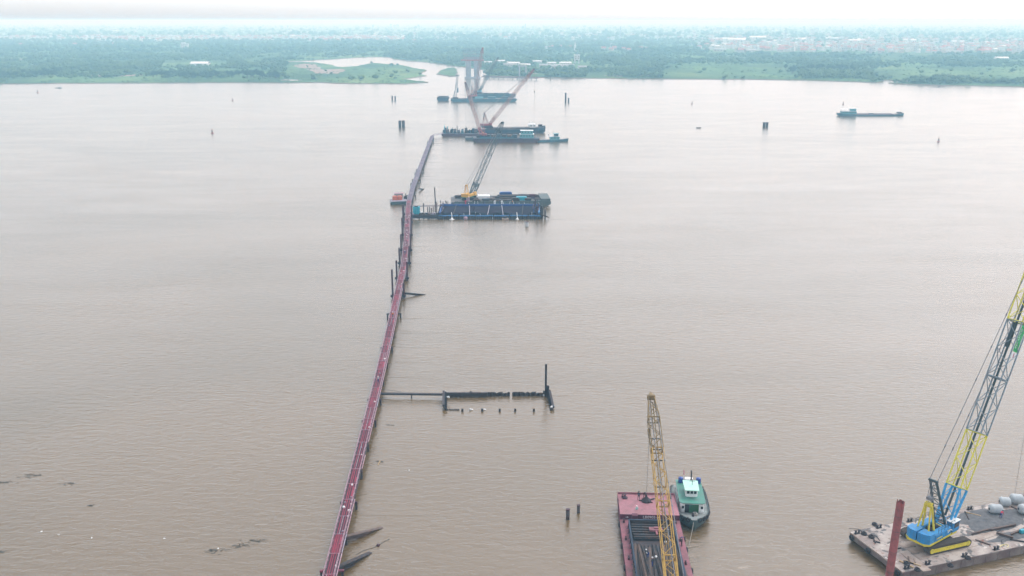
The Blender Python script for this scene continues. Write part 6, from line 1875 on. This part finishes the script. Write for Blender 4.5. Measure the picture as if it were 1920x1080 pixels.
# ------------------------------------------------------------------ barges at the end of the walkway
def wheelhouse(t, x, y, z, L, W, storeys, mk, name='superstructure'):
    for s in range(storeys):
        o = MB().cbox((x, y, z + 1.25 + s * 2.6), (L - s * 1.2, W - s * .8, 2.5), .12).build(name, M[mk], t)
        n = max(2, int((L - s * 1.2) / 1.8))
        for k in range(n):
            for sy in (-1, 1):
                MB().box((x - (L - s * 1.2) / 2 + (k + .5) * (L - s * 1.2) / n, y + sy * (W - s * .8) / 2 * 1.005, z + 1.5 + s * 2.6), (.8, .1, .8)).build('window', M['glass_dark'], o)
        MB().box((x, y, z + 2.56 + s * 2.6), (L - s * 1.2 + .7, W - s * .8 + .7, .14)).build('roof', M['white_paint'], t)
# back vessel: long cargo vessel with bow to the open side
p, q = G(892, 252, 0), G(1023, 250, 0)
vL = (q - p).length; vaz = math.atan2(q.y - p.y, q.x - p.x); vc = p + Vector((-math.sin(vaz), math.cos(vaz), 0)) * 5
v1 = thing('cargo_vessel', 'long dark cargo vessel with raised bow moored behind the red hulled barge', 'vessel', vc, vaz)
hull([(0, 4.6, 4, -.3, 3.2), (6, 5, 4.6, -.6, 3.0), (vL - 12, 5, 4.6, -.6, 3.2), (vL - 6, 4.6, 3.2, -.5, 4.2), (vL - 1.5, 2.6, .8, -.2, 5.2), (vL + .5, .4, .1, .8, 5.6)], M['cargo_blue'], M['cargo_deck'], v1)
for y in (-3.9, 3.9): MB().bar((9, y, 3.8), (vL - 14, y, 3.8), .25, 1.2).build('hold_coaming', M['cargo_deck'], v1)
for k in range(9): MB().box((11 + k * 5.2, 0, 4.15), (4.9, 7.4, .45)).build('hatch_cover', M['cargo_deck' if k % 3 else 'steel_brown'], v1)
MB().bar((0, -5.05, .6), (vL - 6, -5.05, .6), .1, .5).build('boot_stripe', M['hull_purple'], v1)
wheelhouse(v1, vL - 10, 0, 4.2, 5, 6, 1, 'white_paint', 'bow_house')
MB().cbox((vL - 3.5, 0, 5.8), (3, 2.5, 1.4), .2).build('windlass', M['dark_steel'], v1)
MB().tube((vL - 11, 0, 6.9), (vL - 11, 0, 10), .12, n=6).bar((vL - 12.2, 0, 9), (vL - 9.8, 0, 9), .12).build('mast', M['white_paint'], v1)
# platform barge with machinery
pb, pL, paz, pbw = flat_barge('machinery_barge', 'low dark barge crowded with machinery at the walkway end', (829, 256), (905, 256), 12, 1.9, M['hull_purple'], M['cargo_deck'], 1.5)
r = random.Random(23)
for k in range(22):
    x = 1.5 + (k % 11) * 2.7 + r.uniform(-.5, .5); y = r.uniform(-2, 5)
    h = r.uniform(1.4, 3.8)
    mk = r.choice(['cargo_blue', 'hull_teal', 'dark_steel', 'cargo_deck'])
    t = thing('machinery_box', 'box of machinery packed on the low barge at the walkway end', 'machinery', pbw(x, y, 1.92), paz + r.uniform(-.1, .1), 'machinery packed on the low barge')
    MB().cbox((0, 0, h / 2), (r.uniform(1.6, 2.6), r.uniform(1.4, 2.4), h), .12).build('body', M[mk], t)
    MB().tube((.3, 0, h), (.3, 0, h + r.uniform(.5, 1.6)), .12, n=6).build('exhaust', M['dark_steel'], t)
for (x, h) in [(1.2, 5.5), (3.5, 5.0), (11, 5.2)]:
    o = MB().tube((0, 0, 0), (0, 0, h), .28, n=8).box((0, 0, .15), (.9, .9, .3)).build('mooring_post', M['turquoise' if x < 5 else 'dark_steel']); o.location = pbw(x, 3.5, 1.92)
    tag(o, 'turquoise mooring post on the low machinery barge' if x < 5 else 'dark mooring post in the middle of the low machinery barge', 'post', 'turquoise mooring posts' if x < 5 else None)
p0 = bpath[-1]; p1 = pbw(1.0, -3, 1.9)
t = thing('gangway', 'short steel gangway from the grey walkway end to the machinery barge', 'gangway', (p0.x, p0.y, 0))
dd = Vector((p1.x - p0.x, p1.y - p0.y, 0))
MB().bar((0, 0, 1.95), dd + Vector((0, 0, 2.0)), 1.6, .2).build('deck', M['rail_grey'], t)
for s in (-.7, .7): MB().bar((0, s, 2.9), dd + Vector((0, s, 2.9)), .1).build('railing', M['rail_grey'], t)
MB().tube((0.3, 0, -3), (.3, 0, 1.85), .3, n=8).build('pile', M['dark_steel'], t)
# pale pontoon and red hulled barge in front
pp, ppL, ppaz, ppw = flat_barge('pale_pontoon', 'small pale green pontoon at the end of the red hulled barge', (873, 263), (893, 263), 8, 2.0, M['barge_green'], M['barge_deck'], 2)
for (x, y) in [(2, 3), (5, -3)]: bollard(pp, x, y, 2.0, 1.4)
rdb, rL, raz, rbw = flat_barge('red_hulled_barge', 'purple red hulled barge with teal accommodation block', (889, 267.5), (1010, 267.5), 11, 3.0, M['hull_purple'], M['cargo_deck'], 3)
MB().bar((0, -5.55, 2.7), (rL, -5.55, 2.7), .12, .5).build('rubbing_strake', M['cargo_blue'], rdb)
for y in (-4, 4): MB().bar((4, y, 3.5), (rL - 18, y, 3.5), .25, 1.0).build('hold_coaming', M['hull_teal'], rdb)
wheelhouse(rdb, rL - 8.5, 0.5, 3.0, 10, 6, 2, 'cabin_teal')
for k in range(7): MB().cbox((6 + k * 3.9, r.uniform(-2, 2), 4.1), (3.2, 4.5, r.uniform(1.8, 3.0)), .2).build('deck_cargo', M[['cargo_blue', 'dark_steel', 'steel_brown'][k % 3]], rdb)
for k in range(8): tyre(rdb, (3 + k * 5.5, -5.75, 1.9), (0, 1, 0), .7)
# blue tug at its bow
p, q = G(1008, 267, 0), G(1066, 266, 0)
tL = (q - p).length; taz = math.atan2(q.y - p.y, q.x - p.x)
bt = thing('tugboat', 'low teal blue tugboat moored at the bow of the red hulled barge', 'tugboat', p + Vector((0, 2.6, 0)), taz)
hull([(0, 2.2, 2, .2, 1.5), (1, 2.6, 2.2, -.5, 1.4), (tL * .5, 2.7, 2.2, -.5, 1.3), (tL * .8, 2.2, 1.4, -.4, 1.7), (tL - .6, .9, .3, 0, 2.2), (tL, .3, .1, .5, 2.3)], M['hull_teal'], M['cargo_deck'], bt)
wheelhouse(bt, tL * .55, 0, 1.35, 7, 3.6, 1, 'cabin_teal')
MB().cbox((tL * .60, 0, 4.9), (3, 2.8, 1.9), .12).build('wheelhouse', M['hull_teal'], bt)
MB().box((tL * .60, 0, 5.9), (4.4, 3.4, .14)).build('wheelhouse_roof', M['cabin_teal'], bt)
MB().tube((tL * .5, 0, 5.9), (tL * .5, 0, 8), .1, n=6).build('mast', M['dark_steel'], bt)
MB().tube((tL * .36, 0, 3.9), (tL * .36, 0, 5.8), .45, n=10).build('funnel', M['white_paint'], bt)
MB().bar((1, 0, 1.4), (1.4, 0, 4.2), .2).build('towing_post', M['steel_brown'], bt)
# two cranes working there
CR = dict(body=M['boom_red'], trim=M['maroon'], under=M['dark_steel'], track=M['black_steel'], cab=M['crane_yellow'], gantry=M['boom_red'], mast=M['boom_red'], head=M['maroon'])
crane('crawler_crane', 'red lattice boom crane on the red hulled barge near the machinery barge', rbw(5.5, 2.0, 3.02), RY(872.5, 155, 722), 1.1, 1.7, [(0, .12, 'boom_red'), (.12, .85, 'boom_orange'), (.85, 1, 'maroon')], CR, track_az=raz, near=False, hook_z=2, block=False, back_mast=False, line_r=.05, chord=.24, lace=.1)
CO2 = dict(body=M['boom_red'], trim=M['dark_steel'], under=M['dark_steel'], track=M['black_steel'], cab=M['boom_red'], gantry=M['boom_orange'], mast=M['boom_orange'], head=M['maroon'])
crane('crawler_crane', 'orange lattice boom crane with raised back mast on the long dark vessel', vc + Vector((9.5, 0.5, 4.4)), RY(1001, 130, 772), 1.2, 1.9, [(0, .12, 'boom_orange'), (.12, .88, 'boom_orange'), (.88, 1, 'boom_red')], CO2, track_az=vaz, near=False, hook_z=6.0, block=30.0, line_r=.06, chord=.24, lace=.1)

# ------------------------------------------------------------------ hazy barges under the far shore
fb, fL, faz, fbw = flat_barge('long_barge', 'long teal grey barge with rail and cranes under the far shore', (846, 191.5), (968, 191), 14, 3.2, M['hull_teal'], M['cargo_deck'], 3)
fb2, f2L, f2az, f2bw = flat_barge('pile_barge', 'second teal grey barge lying behind the long barge', (884, 184.5), (966, 184.2), 13, 4.6, M['hull_teal'], M['barge_deck'], 3)
for k in range(7):
    MB().box((4 + k * 6, 0, 5.0), (5.4, 9, .9)).build('pile_stack', M['barge_green' if k % 2 else 'cargo_blue'], fb2)
for k in range(10): MB().bar((22 + k * 4.6, -6.8, 3.2), (22 + k * 4.6, -6.8, 4.4), .2).bar((22 + k * 4.6, -6.8, 4.35), (26.6 + k * 4.6, -6.8, 4.35), .16).build('railing', M['cabin_teal'], fb)
for (x, sx, h, mk) in [(20, 5, 3.0, 'cargo_blue'), (30, 9, 1.6, 'cabin_teal'), (44, 8, 2.0, 'hull_teal'), (58, 8, 1.6, 'cargo_blue')]:
    MB().cbox((x, 1, 3.2 + h / 2), (sx, 6, h), .2).build('deck_cargo', M[mk], fb)
MB().tube((38, 3, 3.2), (38, 3, 11), .22, n=6).build('mast', M['dark_steel'], fb)
sd, sL, saz_, sdw = flat_barge('dumb_barge', 'small empty dumb barge floating beside the long barge', (820, 189.5), (840, 189.5), 16, 3.4, M['cargo_blue'], M['barge_deck'], 1.5)
for y in (-7.4, 7.4): MB().bar((0, y, 3.9), (sL, y, 3.9), .4, 1.0).build('bulwark', M['cargo_deck'], sd)
for x in (.2, sL - .2): MB().bar((x, -7.4, 3.9), (x, 7.4, 3.9), .4, 1.0).build('bulwark', M['cargo_deck'], sd)
CF = dict(body=M['boom_red'], trim=M['dark_steel'], under=M['dark_steel'], track=M['black_steel'], cab=M['boom_red'], gantry=M['boom_orange'], mast=M['boom_orange'], head=M['boom_red'])
crane('crawler_crane', 'pale red lattice boom crane on the long barge before the bridge pier', fbw(24.5, 2, 3.25), RY(905, 90, 1062), 1.3, 2.3, [(0, .12, 'boom_orange'), (.12, .9, 'boom_orange'), (.9, 1, 'boom_red')], CF, track_az=faz, near=False, hook_z=8, block=False, line_r=.07, chord=.3, lace=.13)
CT = dict(body=M['hull_teal'], trim=M['dark_steel'], under=M['dark_steel'], track=M['black_steel'], cab=M['cabin_teal'], gantry=M['boom_dark'], mast=M['boom_dark'], head=M['boom_dark'])
crane('crawler_crane', 'dark teal lattice boom crane on the second barge under the far shore', f2bw(8, 0, 4.65), RY(934, 108, 1130), 1.3, 2.0, [(0, .14, 'boom_dark'), (.14, .78, 'boom_dark'), (.78, 1, 'boom_dark')], CT, track_az=f2az, near=False, hook_z=8, block=False, line_r=.07, chord=.3, lace=.13)
# piling rig
t = thing('piling_rig', 'grey piling rig with tall lattice leader on the long barge end', 'piling rig', fbw(4.5, 0, 3.22), faz)
lattice(t, (0, 0, 1.2), (2.6, 0, 24), 2.4, 2.4, 1.8, 1.8, 12, .45, .25, M['boom_steel'], False, 'leader')
MB().box((2.6, 0, 24.6), (4.2, 2.2, 1.2)).build('leader_head', M['boom_steel'], t)
MB().cbox((2.6, 0, 9), (1.6, 1.8, 5), .3).build('pile_hammer', M['cargo_blue'], t)
MB().cbox((0, 0, .7), (6, 5, 1.4), .2).build('base', M['dark_steel'], t)
MB().bar((-2.4, 0, 1.2), (1.9, 0, 17), .5).build('back_stay', M['boom_steel'], t)

# ------------------------------------------------------------------ bridge pier being built near the shore
p = G(886, 147.5, 0)
t = thing('bridge_pier', 'unfinished concrete bridge pier with red formwork and scaffolding near the far shore', 'bridge pier', p)
MB().prism([(-12, -5), (12, -5), (12, 9), (-12, 9)], -3, 2.6).build('pile_cap', M['concrete'], t)
for x in (-6.2, 6.2): MB().prism([(x - 4.0, -2.6), (x + 4.0, -2.6), (x + 4.0, 5), (x - 4.0, 5)], 2.6, 26).build('column', M['concrete'], t)
MB().box((0, 1.2, 27.2), (34, 8.5, 2.0)).build('formwork_deck', M['formwork_red'], t)
MB().box((0, 1.2, 30.0), (26, 6, 3.4)).build('crosshead', M['concrete'], t)
b = MB()
for x in np.linspace(-13, 13, 9):
    for y in (-3.6, 6): b.bar((x, y, 28.4), (x, y, 44), .32)
for z in (32, 36, 40, 44):
    for y in (-3.6, 6): b.bar((-13, y, z), (13, y, z), .3)
    for x in (-13, 13): b.bar((x, -3.6, z), (x, 6, z), .3)
b.build('scaffolding', M['boom_steel'], t)
b = MB()
for x in np.linspace(-12, 12, 7):
    b.bar((x, -3.2, 2.6), (x, -3.2, 26.2), .26)
for z in (7, 12, 17, 22): b.bar((-12, -3.2, z), (12, -3.2, z), .26)
b.build('scaffolding', M['boom_steel'], t)
for x in (-10, 4): MB().box((x, 1, 36), (7, 6, .4)).build('work_platform', M['formwork_red'], t)
# trestle from the pier to the landing
p, q = G(905, 143.5, 3), G(1010, 146.5, 3)
t = thing('landing_trestle', 'low steel trestle running from the bridge pier to the river landing', 'trestle', (p.x, p.y, 0))
d = q - p
MB().bar((0, 0, 3.0), (d.x, d.y, 3.0), 6, .8).build('deck', M['hull_purple'], t)
for k in range(12):
    f = (k + .5) / 12
    for s in (-2.2, 2.2): MB().tube((d.x * f, d.y * f + s, -3), (d.x * f, d.y * f + s, 2.7), .5, n=8).build('pile', M['dark_steel'], t)
for s in (-2.9, 2.9): MB().bar((0, s, 4.3), (d.x, d.y + s, 4.3), .2).build('railing', M['boom_red'], t)
p = G(980, 143, 1)
t = thing('portal_frame', 'grey portal frame standing on the landing trestle', 'portal frame', (p.x, p.y, 0.9))
for x in (-5, 5): MB().box((x, 0, 7.5), (2.2, 3, 15)).build('column', M['concrete'], t)
MB().box((0, 0, 15.8), (14, 3.4, 1.8)).build('crosshead', M['concrete'], t)

# ------------------------------------------------------------------ cargo vessel under way, small boats
p, q = G(1575, 218, 0), G(1697, 217.6, 0)
cL = (q - p).length; caz = math.atan2(q.y - p.y, q.x - p.x)
cv = thing('cargo_vessel', 'low laden river cargo vessel with teal superstructure at its stern', 'vessel', p + Vector((0, 4.5, 0)), caz)
hull([(-1, 2.8, 2, .8, 2.6), (2, 4.2, 3.6, -.5, 2.4), (8, 4.5, 4.1, -.6, 1.7), (16, 4.5, 4.1, -.6, 1.1), (cL - 10, 4.5, 4.1, -.6, 1.1), (cL - 5, 4.2, 3.2, -.5, 1.7), (cL - 1, 2.2, 1, -.2, 2.4), (cL + .4, .5, .2, .6, 2.6)], M['hull_teal'], M['steel_brown'], cv)
for y in (-3.5, 3.5): MB().bar((17, y, 1.5), (cL - 10, y, 1.5), .25, .9).build('hold_coaming', M['rail_grey'], cv)
MB().box((cL * .55, 0, 1.35), (cL - 30, 6.6, .5)).build('sand_cargo', M['soil'], cv)
MB().box((cL * .5, 0, 1.9), (3.5, 4, .8)).build('hatch', M['dark_steel'], cv)
wheelhouse(cv, 9.0, 0, 1.75, 13, 7, 1, 'cabin_teal')
MB().cbox((13.0, 0, 5.6), (4.5, 5, 2.2), .12).build('wheelhouse', M['cabin_teal'], cv)
for k in (-1.5, 0, 1.5): MB().box((15.27, k, 5.9), (.06, 1.1, .9)).build('window', M['glass_dark'], cv)
MB().box((13.2, 0, 6.8), (6.4, 6.4, .16)).build('wheelhouse_roof', M['white_paint'], cv)
MB().box((5.0, 0, 6.1), (6, 6.4, .14)).build('awning', M['white_paint'], cv)
for x in (2.4, 7.6):
    for y in (-2.8, 2.8): MB().tube((x, y, 4.4), (x, y, 6.1), .08, n=6).build('awning_post', M['white_paint'], cv)
MB().cbox((cL - 4, 0, 2.9), (4, 3, .9), .15).build('windlass', M['dark_steel'], cv)
for (u, v, L, label) in [(110, 165.5, 9, 'slim dark sampan gliding near the bank below the riverside wood'), (1759, 163.5, 13, 'low dark sampan lying by the reedy bank below the dense town'), (1310, 240, 4, 'tiny flat skiff drifting in open water')]:
    p = G(u, v, 0)
    t = thing('sampan', label, 'boat', p, .03)
    hull([(-L / 2, .3, .15, .3, .8), (-L * .3, .8, .5, -.2, .55), (L * .3, .8, .5, -.2, .55), (L / 2, .25, .1, .3, .85)], M['dark_steel'], M['wood'], t)
    if L > 5: MB().cbox((L * .1, 0, .95), (L * .25, 1.2, .9), .15).build('shelter', M['steel_brown'], t)
    else: MB().box((0, 0, .62), (.25, 1.2, .06)).build('thwart', M['wood'], t)
